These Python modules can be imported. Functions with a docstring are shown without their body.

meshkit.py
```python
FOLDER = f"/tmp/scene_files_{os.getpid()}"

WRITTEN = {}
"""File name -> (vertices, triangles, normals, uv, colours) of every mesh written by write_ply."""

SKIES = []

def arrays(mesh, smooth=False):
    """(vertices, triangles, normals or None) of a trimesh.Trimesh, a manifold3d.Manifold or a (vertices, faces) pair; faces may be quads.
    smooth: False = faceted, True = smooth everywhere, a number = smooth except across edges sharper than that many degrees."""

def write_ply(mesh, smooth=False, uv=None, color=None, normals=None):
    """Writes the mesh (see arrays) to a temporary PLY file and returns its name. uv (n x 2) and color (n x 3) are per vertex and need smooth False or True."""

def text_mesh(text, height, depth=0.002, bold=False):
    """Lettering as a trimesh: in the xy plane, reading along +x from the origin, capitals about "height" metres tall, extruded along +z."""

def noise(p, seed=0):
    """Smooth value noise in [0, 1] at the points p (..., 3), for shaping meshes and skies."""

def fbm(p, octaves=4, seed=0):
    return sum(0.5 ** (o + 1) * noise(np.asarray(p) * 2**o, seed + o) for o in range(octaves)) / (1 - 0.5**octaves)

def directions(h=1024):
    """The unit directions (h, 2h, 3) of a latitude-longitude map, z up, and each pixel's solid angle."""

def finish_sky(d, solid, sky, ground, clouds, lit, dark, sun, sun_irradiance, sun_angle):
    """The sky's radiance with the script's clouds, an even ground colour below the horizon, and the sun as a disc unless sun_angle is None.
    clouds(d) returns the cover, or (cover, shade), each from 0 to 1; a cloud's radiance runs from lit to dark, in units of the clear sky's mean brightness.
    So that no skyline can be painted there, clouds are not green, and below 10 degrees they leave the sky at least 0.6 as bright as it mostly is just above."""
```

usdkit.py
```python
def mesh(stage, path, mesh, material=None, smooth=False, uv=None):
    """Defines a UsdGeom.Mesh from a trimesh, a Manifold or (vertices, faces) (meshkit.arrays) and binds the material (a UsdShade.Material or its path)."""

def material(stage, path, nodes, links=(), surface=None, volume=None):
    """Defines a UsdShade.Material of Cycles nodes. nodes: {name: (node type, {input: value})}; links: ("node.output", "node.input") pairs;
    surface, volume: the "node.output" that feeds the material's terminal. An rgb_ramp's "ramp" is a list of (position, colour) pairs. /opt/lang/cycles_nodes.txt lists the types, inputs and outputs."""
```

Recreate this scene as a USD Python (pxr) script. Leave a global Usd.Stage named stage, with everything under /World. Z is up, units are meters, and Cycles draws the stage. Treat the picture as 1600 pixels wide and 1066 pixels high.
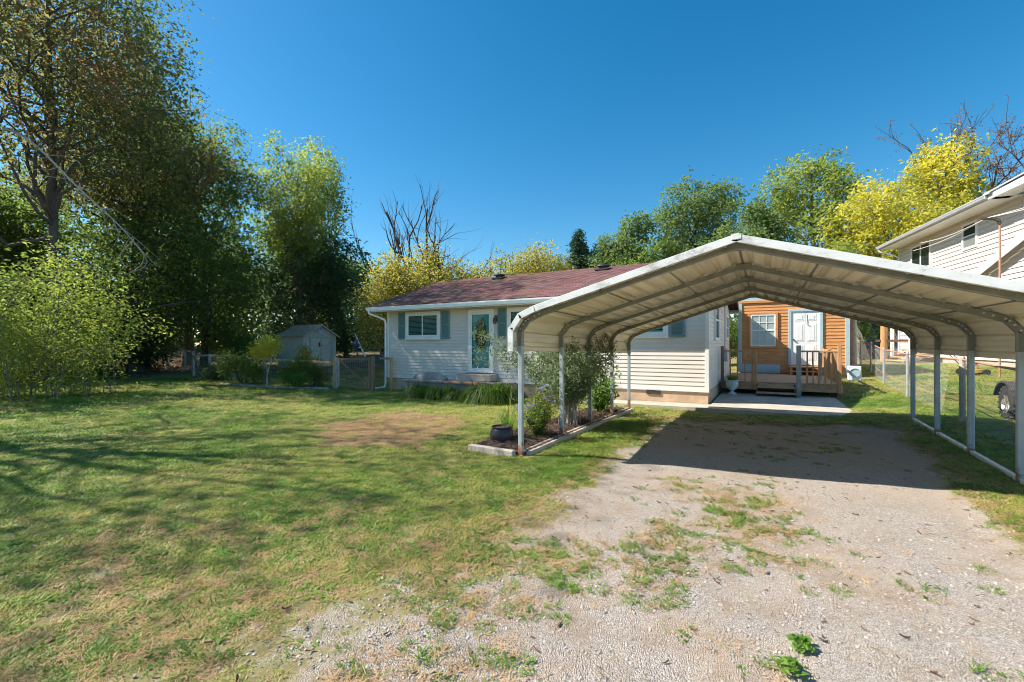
import math, random
import numpy as np
import trimesh
from pxr import Usd, UsdGeom, UsdLux, UsdShade, Gf, Sdf, Vt
import usdkit, meshkit
from scipy.spatial import ConvexHull
from scipy.interpolate import RBFInterpolator

rng = np.random.default_rng(7)
stage = Usd.Stage.CreateInMemory()
UsdGeom.SetStageUpAxis(stage, 'Z')
UsdGeom.SetStageMetersPerUnit(stage, 1.0)
UsdGeom.Xform.Define(stage, '/World')
UsdGeom.Scope.Define(stage, '/World/Looks')

# ------------------------------------------------------------------ camera, sky, sun, exposure
FOCAL = 36.0 * 705 / 1600
YAW = math.atan(400 / 705.0)
SY, CY = math.sin(YAW), math.cos(YAW)
EYE = (0.0, 0.0, 1.6)
cam = UsdGeom.Camera.Define(stage, '/World/camera')
cam.CreateHorizontalApertureAttr(36.0)
cam.CreateVerticalApertureAttr(36.0 * 682 / 1024)
cam.CreateFocalLengthAttr(FOCAL)
cam.CreateVerticalApertureOffsetAttr(36.0 * 7 / 1600)
cam.CreateClippingRangeAttr(Gf.Vec2f(0.05, 3000))
cam.CreateExposureAttr(1.0)
cam.AddTransformOp().Set(Gf.Matrix4d(CY, SY, 0, 0, 0, 0, 1, 0, SY, -CY, 0, 0, *EYE, 1))

SUN = np.array([-0.93, -0.42, 1.0]); SUN /= np.linalg.norm(SUN)
ELEV = math.asin(SUN[2]); AZ = math.atan2(SUN[0], SUN[1])
usdkit.material(stage, '/World/Looks/sky_light', {
    's': ('sky_texture', {'sky_type': 'single_scattering', 'sun_disc': False, 'sun_elevation': ELEV, 'sun_rotation': AZ,
                          'altitude': 200.0, 'air_density': 1.0, 'aerosol_density': 0.5, 'ozone_density': 2.2}),
    'h': ('hsv', {'saturation': 1.42, 'value': 1.0, 'hue': 0.488, 'fac': 1.0}),
    'b': ('background_shader', {'strength': 0.088})}, [('s.color', 'h.color'), ('h.color', 'b.color')], surface='b.background')
dome = UsdLux.DomeLight.Define(stage, '/World/sky')
UsdShade.MaterialBindingAPI.Apply(dome.GetPrim()).Bind(UsdShade.Material.Get(stage, '/World/Looks/sky_light'))
dome.GetPrim().SetCustomDataByKey('kind', 'structure')
sun = UsdLux.DistantLight.Define(stage, '/World/sun')
sun.CreateIntensityAttr(1.25); sun.CreateAngleAttr(0.5); sun.CreateNormalizeAttr(True); sun.CreateColorAttr(Gf.Vec3f(1.0, 0.93, 0.82))
_z = SUN; _x = np.cross([0, 0, 1.0], _z); _x /= np.linalg.norm(_x); _y = np.cross(_z, _x)
sun.AddTransformOp().Set(Gf.Matrix4d(*_x, 0, *_y, 0, *_z, 0, 0, 0, 30, 1))

# ------------------------------------------------------------------ helpers
_used = {}
def numbered(name, parent):
    k = (parent, name); n = _used.get(k, -1) + 1; _used[k] = n
    return name if n == 0 else '%s_%03d' % (name, n)

def tag(p, label=None, cat=None, group=None, kind=None):
    p = p.GetPrim() if hasattr(p, 'GetPrim') else p
    for k, v in (('label', label), ('category', cat), ('group', group), ('kind', kind)):
        if v: p.SetCustomDataByKey(k, v)
    return p

class Thing:
    def __init__(self, path, loc): self.path, self.loc = path, np.asarray(loc, float)
def thing(name, label, cat, loc, group=None, kind=None):
    path = '/World/' + numbered(name, '')
    x = UsdGeom.Xform.Define(stage, path); x.AddTranslateOp().Set(Gf.Vec3d(*map(float, loc)))
    x.AddRotateZOp().Set(0.0)
    tag(x, label, cat, group, kind)
    return Thing(path, loc)
def copy_of(t, label, loc, rotz=0.0, group=None, scale=None):
    name = t.path.split('/')[-1]
    path = '/World/' + numbered(name, '')
    x = UsdGeom.Xform.Define(stage, path)
    x.GetPrim().GetReferences().AddInternalReference(t.path)
    x.ClearXformOpOrder()
    UsdGeom.Xformable(x).GetXformOpOrderAttr().Set([])
    x.GetPrim().GetAttribute('xformOp:translate').Set(Gf.Vec3d(*map(float, loc)))
    x.GetPrim().GetAttribute('xformOp:rotateZ').Set(float(rotz))
    order = ['xformOp:translate', 'xformOp:rotateZ']
    if scale:
        s = x.GetPrim().CreateAttribute('xformOp:scale', Sdf.ValueTypeNames.Float3); s.Set(Gf.Vec3f(*scale)); order.append('xformOp:scale')
    UsdGeom.Xformable(x).GetXformOpOrderAttr().Set(order)
    x.GetPrim().SetInstanceable(True)
    tag(x, label, None, group)
    return Thing(path, loc)

LOOKS = {}
def L(name): return LOOKS[name]

class MB:
    """collects triangles"""
    def __init__(self): self.v, self.f, self.n = [], [], 0
    def add(self, v, f):
        v = np.asarray(v, float).reshape(-1, 3); f = np.asarray(f, int)
        if f.shape[1] == 4: f = np.vstack([f[:, [0, 1, 2]], f[:, [0, 2, 3]]])
        self.v.append(v); self.f.append(f + self.n); self.n += len(v); return self
    def tm(self, m, M=None):
        v = np.array(m.vertices)
        if M is not None: v = v @ np.asarray(M)[:3, :3].T + np.asarray(M)[:3, 3]
        return self.add(v, np.array(m.faces))
    def obox(self, c, ax, half, ch=0.0):
        """oriented box: centre, 3x3 axes (rows), half sizes, chamfer"""
        c = np.asarray(c, float); ax = np.asarray(ax, float); h = np.asarray(half, float)
        if ch <= 0:
            s = np.array([[x, y, z] for x in (-1, 1) for y in (-1, 1) for z in (-1, 1)], float)
            f = np.array([[0, 1, 3, 2], [4, 6, 7, 5], [0, 4, 5, 1], [2, 3, 7, 6], [0, 2, 6, 4], [1, 5, 7, 3]])
            return self.add(c + (s * h) @ ax, f)
        ch = min(ch, 0.45 * h.min()); P = []
        for x in (-1, 1):
            for y in (-1, 1):
                for z in (-1, 1):
                    for k in range(3):
                        q = np.array([x, y, z], float) * h; q -= np.array([x, y, z]) * ch; q[k] = (x, y, z)[k] * h[k]; P.append(q)
        P = np.array(P); hull = ConvexHull(P); f = hull.simplices.copy()
        nrm = np.cross(P[f[:, 1]] - P[f[:, 0]], P[f[:, 2]] - P[f[:, 0]])
        flip = (nrm * P[f].mean(1)).sum(1) < 0; f[flip] = f[flip][:, ::-1]
        return self.add(c + P @ ax, f)
    def box(self, x0, x1, y0, y1, z0, z1, ch=0.0):
        return self.obox([(x0 + x1) / 2, (y0 + y1) / 2, (z0 + z1) / 2], np.eye(3), [abs(x1 - x0) / 2, abs(y1 - y0) / 2, abs(z1 - z0) / 2], ch)
    def bar(self, p, q, w, h, up=(0, 0, 1), ch=0.0):
        """beam from p to q; w across, h along up"""
        p, q = np.asarray(p, float), np.asarray(q, float); d = q - p; l = np.linalg.norm(d); d /= l
        s = np.cross(d, np.asarray(up, float))
        if np.linalg.norm(s) < 1e-6: s = np.cross(d, [1.0, 0, 0])
        s /= np.linalg.norm(s); u = np.cross(s, d)
        return self.obox((p + q) / 2, [d, s, u], [l / 2, w / 2, h / 2], ch)
    def tube(self, pts, rad, n=8, cap=True):
        P = np.asarray(pts, float); m = len(P); R = np.broadcast_to(np.asarray(rad, float), m)
        T = np.gradient(P, axis=0); T /= np.maximum(np.linalg.norm(T, axis=1, keepdims=True), 1e-9)
        a = np.array([0, 0, 1.0]) if abs(T[0][2]) < 0.9 else np.array([1.0, 0, 0])
        u = np.cross(T[0], a); u /= np.linalg.norm(u); rings = []
        ang = np.linspace(0, 2 * np.pi, n, endpoint=False)
        for i in range(m):
            u = u - T[i] * (u @ T[i]); u /= max(np.linalg.norm(u), 1e-9); w = np.cross(T[i], u)
            rings.append(P[i] + R[i] * (np.cos(ang)[:, None] * u + np.sin(ang)[:, None] * w))
        v = np.vstack(rings); f = []
        k = np.arange(n); k2 = (k + 1) % n
        for i in range(m - 1):
            f.append(np.stack([i * n + k, i * n + k2, (i + 1) * n + k2, (i + 1) * n + k], 1))
        f = np.vstack(f)
        self.add(v, f)
        if cap:
            for i, o in ((0, 1), (m - 1, -1)):
                base = self.n; ring = rings[i]
                idx = np.array([[0, j + 1, j] if o > 0 else [0, j, j + 1] for j in range(1, n - 1)])
                self.add(ring, idx)
        return self
    def lathe(self, prof, c, n=24, ax=None):
        prof = np.asarray(prof, float); m = len(prof); a = np.linspace(0, 2 * np.pi, n, endpoint=False)
        v = np.stack([prof[:, 0][:, None] * np.cos(a), prof[:, 0][:, None] * np.sin(a), np.repeat(prof[:, 1][:, None], n, 1)], -1).reshape(-1, 3)
        if ax is not None: v = v @ np.asarray(ax, float)
        k = np.arange(n); k2 = (k + 1) % n
        f = np.vstack([np.stack([i * n + k, i * n + k2, (i + 1) * n + k2, (i + 1) * n + k], 1) for i in range(m - 1)])
        return self.add(v + np.asarray(c, float), f)
    def prism(self, poly, axis, a, b):
        """2-D polygon extruded along axis x|y|z from a to b. poly in the other two coords in order (y,z)|(x,z)|(x,y); convex or simple (earcut through fan of trimesh)"""
        import shapely.geometry as sg
        m = trimesh.creation.extrude_polygon(sg.Polygon(poly), abs(b - a), engine='earcut')
        v = np.array(m.vertices); f = np.array(m.faces); lo = min(a, b)
        if axis == 'x': w = np.stack([v[:, 2] + lo, v[:, 0], v[:, 1]], 1)
        elif axis == 'y': w = np.stack([v[:, 0], v[:, 2] + lo, v[:, 1]], 1); f = f[:, ::-1]
        else: w = np.stack([v[:, 0], v[:, 1], v[:, 2] + lo], 1)
        return self.add(w, f)
    def mesh(self): return np.vstack(self.v), np.vstack(self.f)

def part(name, mb, mat, parent, smooth=False, label=None, kind=None):
    path = parent.path + '/' + numbered(name, parent.path)
    v, f = mb.mesh()
    m = usdkit.mesh(stage, path, (v - parent.loc, f), L(mat), smooth=smooth)
    tag(m, label, None, None, kind)
    return Thing(path, parent.loc)

def solid(name, mb, mat, label=None, cat=None, group=None, kind=None, smooth=False):
    """a top-level thing that is one mesh"""
    path = '/World/' + numbered(name, '')
    v, f = mb.mesh()
    m = usdkit.mesh(stage, path, (v, f), L(mat), smooth=smooth)
    tag(m, label, cat, group, kind)
    return m

def fbm2(x, y, s, seed=0, o=4):
    return meshkit.fbm(np.stack([np.asarray(x) * s, np.asarray(y) * s, np.zeros_like(np.asarray(x, float)) + 3.3], -1), o, seed)
def sstep(a, b, x):
    t = np.clip((np.asarray(x, float) - a) / (b - a), 0, 1); return t * t * (3 - 2 * t)

# ------------------------------------------------------------------ materials
def mat(name, col, rough=0.6, var=0.12, scale=6.0, stretch=(1, 1, 1), bump=0.0, bscale=None, metallic=0.0, spec=0.5, col2=None, detail=4.0, coat=0.0):
    c = np.array(col, float); c2 = np.array(col2, float) if col2 is not None else c * (1 - var); c1 = np.minimum(c * (1 + var), 0.95) if col2 is None else c
    nodes = {'g': ('geometry', {}), 'm': ('mapping', {'scale': stretch}), 'n': ('noise_texture', {'scale': scale, 'detail': detail, 'roughness': 0.6}),
             'r': ('rgb_ramp', {'ramp': [(0.3, tuple(c2)), (0.7, tuple(c1))]}),
             'p': ('principled_bsdf', {'roughness': rough, 'metallic': metallic, 'specular_ior_level': spec, 'coat_weight': coat})}
    links = [('g.position', 'm.vector'), ('m.vector', 'n.vector'), ('n.fac', 'r.fac'), ('r.color', 'p.base_color')]
    if bump:
        nodes['n2'] = ('noise_texture', {'scale': bscale or scale * 4, 'detail': 4.0}); nodes['b'] = ('bump', {'strength': bump, 'distance': 0.01})
        links += [('m.vector', 'n2.vector'), ('n2.fac', 'b.height'), ('b.normal', 'p.normal')]
    LOOKS[name] = usdkit.material(stage, '/World/Looks/' + name, nodes, links, surface='p.BSDF')

mat('vinyl_siding', (0.68, 0.63, 0.58), 0.45, 0.05, 1.5)
mat('white_siding', (0.66, 0.61, 0.56), 0.45, 0.04, 1.5)
mat('white_trim', (0.80, 0.80, 0.78), 0.4, 0.05, 3.0)
mat('gutter_white', (0.74, 0.77, 0.78), 0.35, 0.06, 2.0)
mat('soffit_cream', (0.66, 0.55, 0.40), 0.6, 0.05, 2.0)
mat('shutter_teal', (0.15, 0.26, 0.26), 0.5, 0.08, 8.0)
mat('blind_teal', (0.16, 0.55, 0.52), 0.5, 0.06, 8.0)
mat('door_teal', (0.09, 0.34, 0.37), 0.4, 0.15, 5.0)
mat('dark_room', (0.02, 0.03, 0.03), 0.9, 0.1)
mat('foundation_tan', (0.52, 0.37, 0.25), 0.85, 0.2, 3.0, bump=0.7, bscale=10)
mat('vent_dark', (0.03, 0.03, 0.03), 0.6)
mat('concrete', (0.42, 0.37, 0.31), 0.9, 0.22, 2.2, bump=0.3, bscale=40, detail=8)
mat('flagstone', (0.30, 0.27, 0.25), 0.85, 0.3, 3.0, bump=0.5, bscale=20)
mat('brick_edge', (0.36, 0.20, 0.14), 0.85, 0.3, 8.0, bump=0.4)
mat('cedar_plank', (0.76, 0.36, 0.12), 0.55, 0.3, 3.0, stretch=(1, 6, 18), col2=(0.42, 0.16, 0.05), detail=6)
mat('blue_grey_trim', (0.40, 0.52, 0.55), 0.5, 0.07, 3.0)
mat('deck_wood', (0.58, 0.33, 0.19), 0.7, 0.25, 5.0, stretch=(1, 6, 4), detail=6)
mat('rail_wood', (0.50, 0.26, 0.12), 0.65, 0.25, 5.0, stretch=(8, 8, 1), detail=6)
mat('weathered_wood', (0.42, 0.36, 0.30), 0.85, 0.3, 6.0, stretch=(5, 5, 1), detail=7, bump=0.4)
mat('dark_tread', (0.12, 0.055, 0.04), 0.6, 0.3, 6.0)
mat('new_wood', (0.62, 0.34, 0.14), 0.65, 0.2, 6.0, stretch=(6, 6, 1))
mat('fence_wood', (0.25, 0.16, 0.10), 0.85, 0.3, 6.0, stretch=(6, 6, 1), detail=6)
mat('sheet_under', (0.80, 0.70, 0.53), 0.45, 0.2, 1.3, stretch=(7, .5, 7), metallic=0.0, detail=6)
mat('rib_steel', (0.24, 0.245, 0.22), 0.42, 0.2, 6.0, metallic=0.5)
mat('bolt_steel', (0.7, 0.7, 0.66), 0.3, 0.1, 8.0, metallic=0.8)
mat('base_rail_steel', (0.66, 0.66, 0.64), 0.5, 0.25, 8.0, metallic=0.1)
mat('mulch', (0.075, 0.045, 0.035), 0.95, 0.5, 20.0, bump=0.9, bscale=60)
mat('bark', (0.17, 0.14, 0.11), 0.9, 0.35, 6.0, stretch=(4, 4, 1), bump=0.6)
mat('dark_bark', (0.075, 0.06, 0.05), 0.9, 0.35, 6.0, stretch=(4, 4, 1), bump=0.6)
mat('pale_bark', (0.36, 0.33, 0.29), 0.85, 0.3, 6.0, stretch=(4, 4, 1), bump=0.4)
mat('pot_black', (0.025, 0.02, 0.03), 0.35, 0.2, 8)
mat('urn_white', (0.60, 0.60, 0.57), 0.6, 0.25, 30.0, bump=0.6, bscale=60)
mat('brown_shingle_old', (0.44, 0.29, 0.20), 0.9, 0.35, 6.0)
mat('shed_grey', (0.60, 0.53, 0.43), 0.8, 0.15, 6.0)
mat('galvanised', (0.42, 0.44, 0.44), 0.45, 0.15, 8.0, metallic=0.4)
mat('rusty_pipe', (0.42, 0.22, 0.14), 0.7, 0.3, 12.0)
mat('pole_wood', (0.42, 0.24, 0.10), 0.8, 0.25, 6.0, stretch=(6, 6, 1))
mat('rubber', (0.035, 0.033, 0.032), 0.8, 0.3, 20.0)
mat('black_plastic', (0.03, 0.03, 0.033), 0.4, 0.2, 8)
mat('camo_plastic', (0.07, 0.06, 0.055), 0.6, 0.5, 14.0)
mat('alloy', (0.5, 0.48, 0.45), 0.35, 0.2, 10, metallic=0.7)
mat('red_cloth', (0.45, 0.04, 0.06), 0.8)
mat('purple_plastic', (0.12, 0.08, 0.30), 0.5)
mat('yellow_paint', (0.45, 0.28, 0.05), 0.5)
mat('red_paint', (0.28, 0.05, 0.04), 0.5)
mat('pale_blue_paint', (0.38, 0.50, 0.58), 0.6)
mat('blue_tarp', (0.10, 0.14, 0.30), 0.6, 0.4, 6)
mat('brick_low', (0.30, 0.22, 0.20), 0.9, 0.3, 8)
mat('stone', (0.27, 0.25, 0.22), 0.9, 0.3, 6.0, bump=0.5, bscale=25)
mat('twig', (0.16, 0.10, 0.06), 0.9, 0.4, 20)
mat('wire_white', (0.75, 0.73, 0.70), 0.5)
mat('brass_dark', (0.12, 0.10, 0.08), 0.4, metallic=0.7)
mat('house_grey', (0.42, 0.40, 0.40), 0.7, 0.08)
mat('terracotta', (0.40, 0.15, 0.09), 0.7)
mat('black_metal', (0.03, 0.03, 0.03), 0.4, metallic=0.3)
mat('aster_flower', (0.26, 0.20, 0.62), 0.7, 0.2, 30)

def special(name, nodes, links, surface='p.BSDF'):
    LOOKS[name] = usdkit.material(stage, '/World/Looks/' + name, nodes, links, surface=surface)

# roof shingles: tabs and grain on stepped courses
special('roof_shingle', {
    'g': ('geometry', {}), 'sx': ('separate_xyz', {}), 'cx': ('combine_xyz', {}), 'my': ('math', {'math_type': 'multiply', 'value2': 3.16}),
    'br': ('brick_texture', {'color1': (0.25, 0.135, 0.118), 'color2': (0.155, 0.085, 0.077), 'mortar': (0.07, 0.035, 0.035), 'scale': 1.0, 'mortar_size': 0.012, 'mortar_smooth': 0.3, 'brick_width': 0.33, 'row_height': 0.1475, 'bias': 0.0}),
    'n': ('noise_texture', {'scale': 90.0, 'detail': 3.0}), 'n2': ('noise_texture', {'scale': 0.9, 'detail': 4.0}),
    'mx': ('mix', {'mix_type': 'overlay', 'fac': 0.55}), 'mx2': ('mix', {'mix_type': 'overlay', 'fac': 0.35}),
    'b': ('bump', {'strength': 0.5, 'distance': 0.006}), 'p': ('principled_bsdf', {'roughness': 0.9, 'specular_ior_level': 0.2})},
    [('g.position', 'sx.vector'), ('sx.x', 'cx.x'), ('sx.z', 'my.value1'), ('my.value', 'cx.y'), ('cx.vector', 'br.vector'), ('g.position', 'n.vector'), ('g.position', 'n2.vector'),
     ('br.color', 'mx.color1'), ('n.color', 'mx.color2'), ('mx.color', 'mx2.color1'), ('n2.color', 'mx2.color2'), ('mx2.color', 'p.base_color'), ('n.fac', 'b.height'), ('b.normal', 'p.normal')])

# carport posts: galvanised, rust stain at the foot
special('post_steel', {
    'g': ('geometry', {}), 's': ('separate_xyz', {}), 'n': ('noise_texture', {'scale': 14.0, 'detail': 5.0}), 'ns': ('math', {'math_type': 'multiply_add', 'value2': 0.5, 'value3': -0.25}),
    'a': ('math', {'math_type': 'add'}), 'mr': ('map_range', {'from_min': 0.12, 'from_max': 0.22, 'to_min': 1.0, 'to_max': 0.0, 'clamp': True}),
    'c': ('rgb_ramp', {'ramp': [(0.3, (0.34, 0.38, 0.41)), (0.7, (0.46, 0.50, 0.53))]}), 'n2': ('noise_texture', {'scale': 5.0, 'detail': 5.0}),
    'mx': ('mix', {'color2': (0.34, 0.15, 0.07)}), 'p': ('principled_bsdf', {'roughness': 0.45, 'metallic': 0.25})},
    [('g.position', 's.vector'), ('g.position', 'n.vector'), ('g.position', 'n2.vector'), ('n.fac', 'ns.value1'), ('s.z', 'a.value1'), ('ns.value', 'a.value2'), ('a.value', 'mr.value'), ('mr.result', 'mx.fac'),
     ('n2.fac', 'c.fac'), ('c.color', 'mx.color1'), ('mx.color', 'p.base_color')])
# carport white trim with dark weather streaks along its top
special('trim_weathered', {
    'g': ('geometry', {}), 'm': ('mapping', {'scale': (1, 1, 2)}), 'n': ('noise_texture', {'scale': 3.0, 'detail': 9.0, 'roughness': 0.75}), 'r': ('rgb_ramp', {'ramp': [(0.34, (0.34, 0.32, 0.30)), (0.47, (0.66, 0.67, 0.66)), (0.7, (0.76, 0.77, 0.77))]}),
    'p': ('principled_bsdf', {'roughness': 0.4})},
    [('g.position', 'm.vector'), ('m.vector', 'n.vector'), ('n.fac', 'r.fac'), ('r.color', 'p.base_color')])
# window glass
special('window_glass', {'f': ('fresnel', {'IOR': 1.5}), 'a': ('math', {'math_type': 'multiply_add', 'value2': 0.55, 'value3': 0.0}), 't': ('transparent_bsdf', {'color': (0.88, 0.93, 0.92)}), 'g': ('glossy_bsdf', {'roughness': 0.02, 'color': (0.95, 0.95, 0.95)}), 'p': ('mix_closure', {})},
        [('f.fac', 'a.value1'), ('a.value', 'p.fac'), ('t.BSDF', 'p.closure1'), ('g.BSDF', 'p.closure2')], 'p.closure')
special('stained_glass', {'g': ('geometry', {}), 'v': ('voronoi_texture', {'scale': 14.0}), 'r': ('rgb_ramp', {'ramp': [(0.0, (0.10, 0.09, 0.03)), (0.35, (0.05, 0.06, 0.03)), (0.6, (0.30, 0.22, 0.08)), (1.0, (0.04, 0.10, 0.09))]}), 's': ('separate_color', {}), 'p': ('principled_bsdf', {'roughness': 0.12})},
        [('g.position', 'v.vector'), ('v.color', 's.color'), ('s.r', 'r.fac'), ('r.color', 'p.base_color')])

def leafmat(name, cols, trans=0.5, rough=0.5, ns=0.35, amt=0.5, spec=0.35):
    """leaves: each its own tone, slow drift over the crown, some light shining through"""
    k = len(cols)
    special(name, {
        'g': ('geometry', {}), 'n': ('noise_texture', {'scale': ns, 'detail': 6.0, 'roughness': 0.72}), 'mr': ('map_range', {'from_min': 0.3, 'from_max': 0.7, 'to_min': 0.0, 'to_max': 1.0, 'clamp': True}),
        'mf': ('mix_float', {'fac': amt}), 'r': ('rgb_ramp', {'ramp': [(i / (k - 1), c) for i, c in enumerate(cols)]}),
        'd': ('principled_bsdf', {'roughness': rough, 'specular_ior_level': spec}), 't': ('translucent_bsdf', {}), 'hs': ('hsv', {'value': 2.0, 'saturation': 1.05, 'hue': 0.5, 'fac': 1.0}), 'p': ('mix_closure', {'fac': trans})},
        [('g.position', 'n.vector'), ('n.fac', 'mr.value'), ('g.random_per_island', 'mf.a'), ('mr.result', 'mf.b'), ('mf.result', 'r.fac'), ('r.color', 'd.base_color'), ('r.color', 'hs.color'), ('hs.color', 't.color'), ('d.BSDF', 'p.closure1'), ('t.BSDF', 'p.closure2')], 'p.closure')
leafmat('leaf_forest', [(0.06, 0.095, 0.03), (0.125, 0.175, 0.042), (0.23, 0.275, 0.06), (0.42, 0.40, 0.085)], 0.68)
leafmat('leaf_dark', [(0.051, 0.083, 0.040), (0.109, 0.160, 0.062), (0.218, 0.264, 0.087)], 0.68)
leafmat('leaf_oak_fall', [(0.25, 0.13, 0.07), (0.15, 0.14, 0.05), (0.09, 0.125, 0.035), (0.18, 0.22, 0.055), (0.30, 0.22, 0.07)], 0.68, ns=0.22, amt=0.62)
leafmat('leaf_yellow_green', [(0.125, 0.175, 0.044), (0.250, 0.294, 0.062), (0.425, 0.431, 0.088), (0.550, 0.488, 0.100)])
leafmat('leaf_yellow', [(0.247, 0.260, 0.052), (0.494, 0.455, 0.078), (0.720, 0.611, 0.104), (0.720, 0.585, 0.104)])
leafmat('leaf_gold_shrub', [(0.196, 0.196, 0.052), (0.380, 0.339, 0.075), (0.552, 0.448, 0.103)])
leafmat('leaf_blue_oak', [(0.09, 0.145, 0.05), (0.20, 0.26, 0.075), (0.36, 0.40, 0.105)], 0.45)
leafmat('leaf_conifer', [(0.046, 0.098, 0.058), (0.091, 0.169, 0.091)], 0.15)
leafmat('leaf_willow', [(0.080, 0.120, 0.048), (0.160, 0.208, 0.096), (0.256, 0.304, 0.144)], 0.3)
leafmat('leaf_brown', [(0.180, 0.084, 0.036), (0.288, 0.144, 0.060), (0.240, 0.120, 0.072)], 0.3)
leafmat('leaf_liriope', [(0.05, 0.10, 0.018), (0.115, 0.185, 0.032), (0.28, 0.32, 0.075)], 0.35, ns=3.0, spec=0.12)
leafmat('leaf_bright', [(0.09, 0.18, 0.03), (0.18, 0.29, 0.055), (0.30, 0.38, 0.09)], 0.4, ns=3.0)
leafmat('blade_green', [(0.07, 0.15, 0.022), (0.15, 0.25, 0.038), (0.26, 0.34, 0.062), (0.37, 0.39, 0.10)], 0.35, ns=0.9, amt=0.55)
leafmat('blade_yellow', [(0.26, 0.29, 0.07), (0.42, 0.41, 0.12), (0.55, 0.48, 0.20)], 0.35, ns=0.9, amt=0.5)
leafmat('blade_straw', [(0.344, 0.219, 0.110), (0.531, 0.375, 0.204), (0.656, 0.500, 0.296)], 0.25, ns=1.5)
leafmat('litter_leaf', [(0.072, 0.042, 0.030), (0.168, 0.090, 0.054), (0.312, 0.180, 0.096), (0.432, 0.288, 0.168)], 0.15, ns=1.5)

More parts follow.
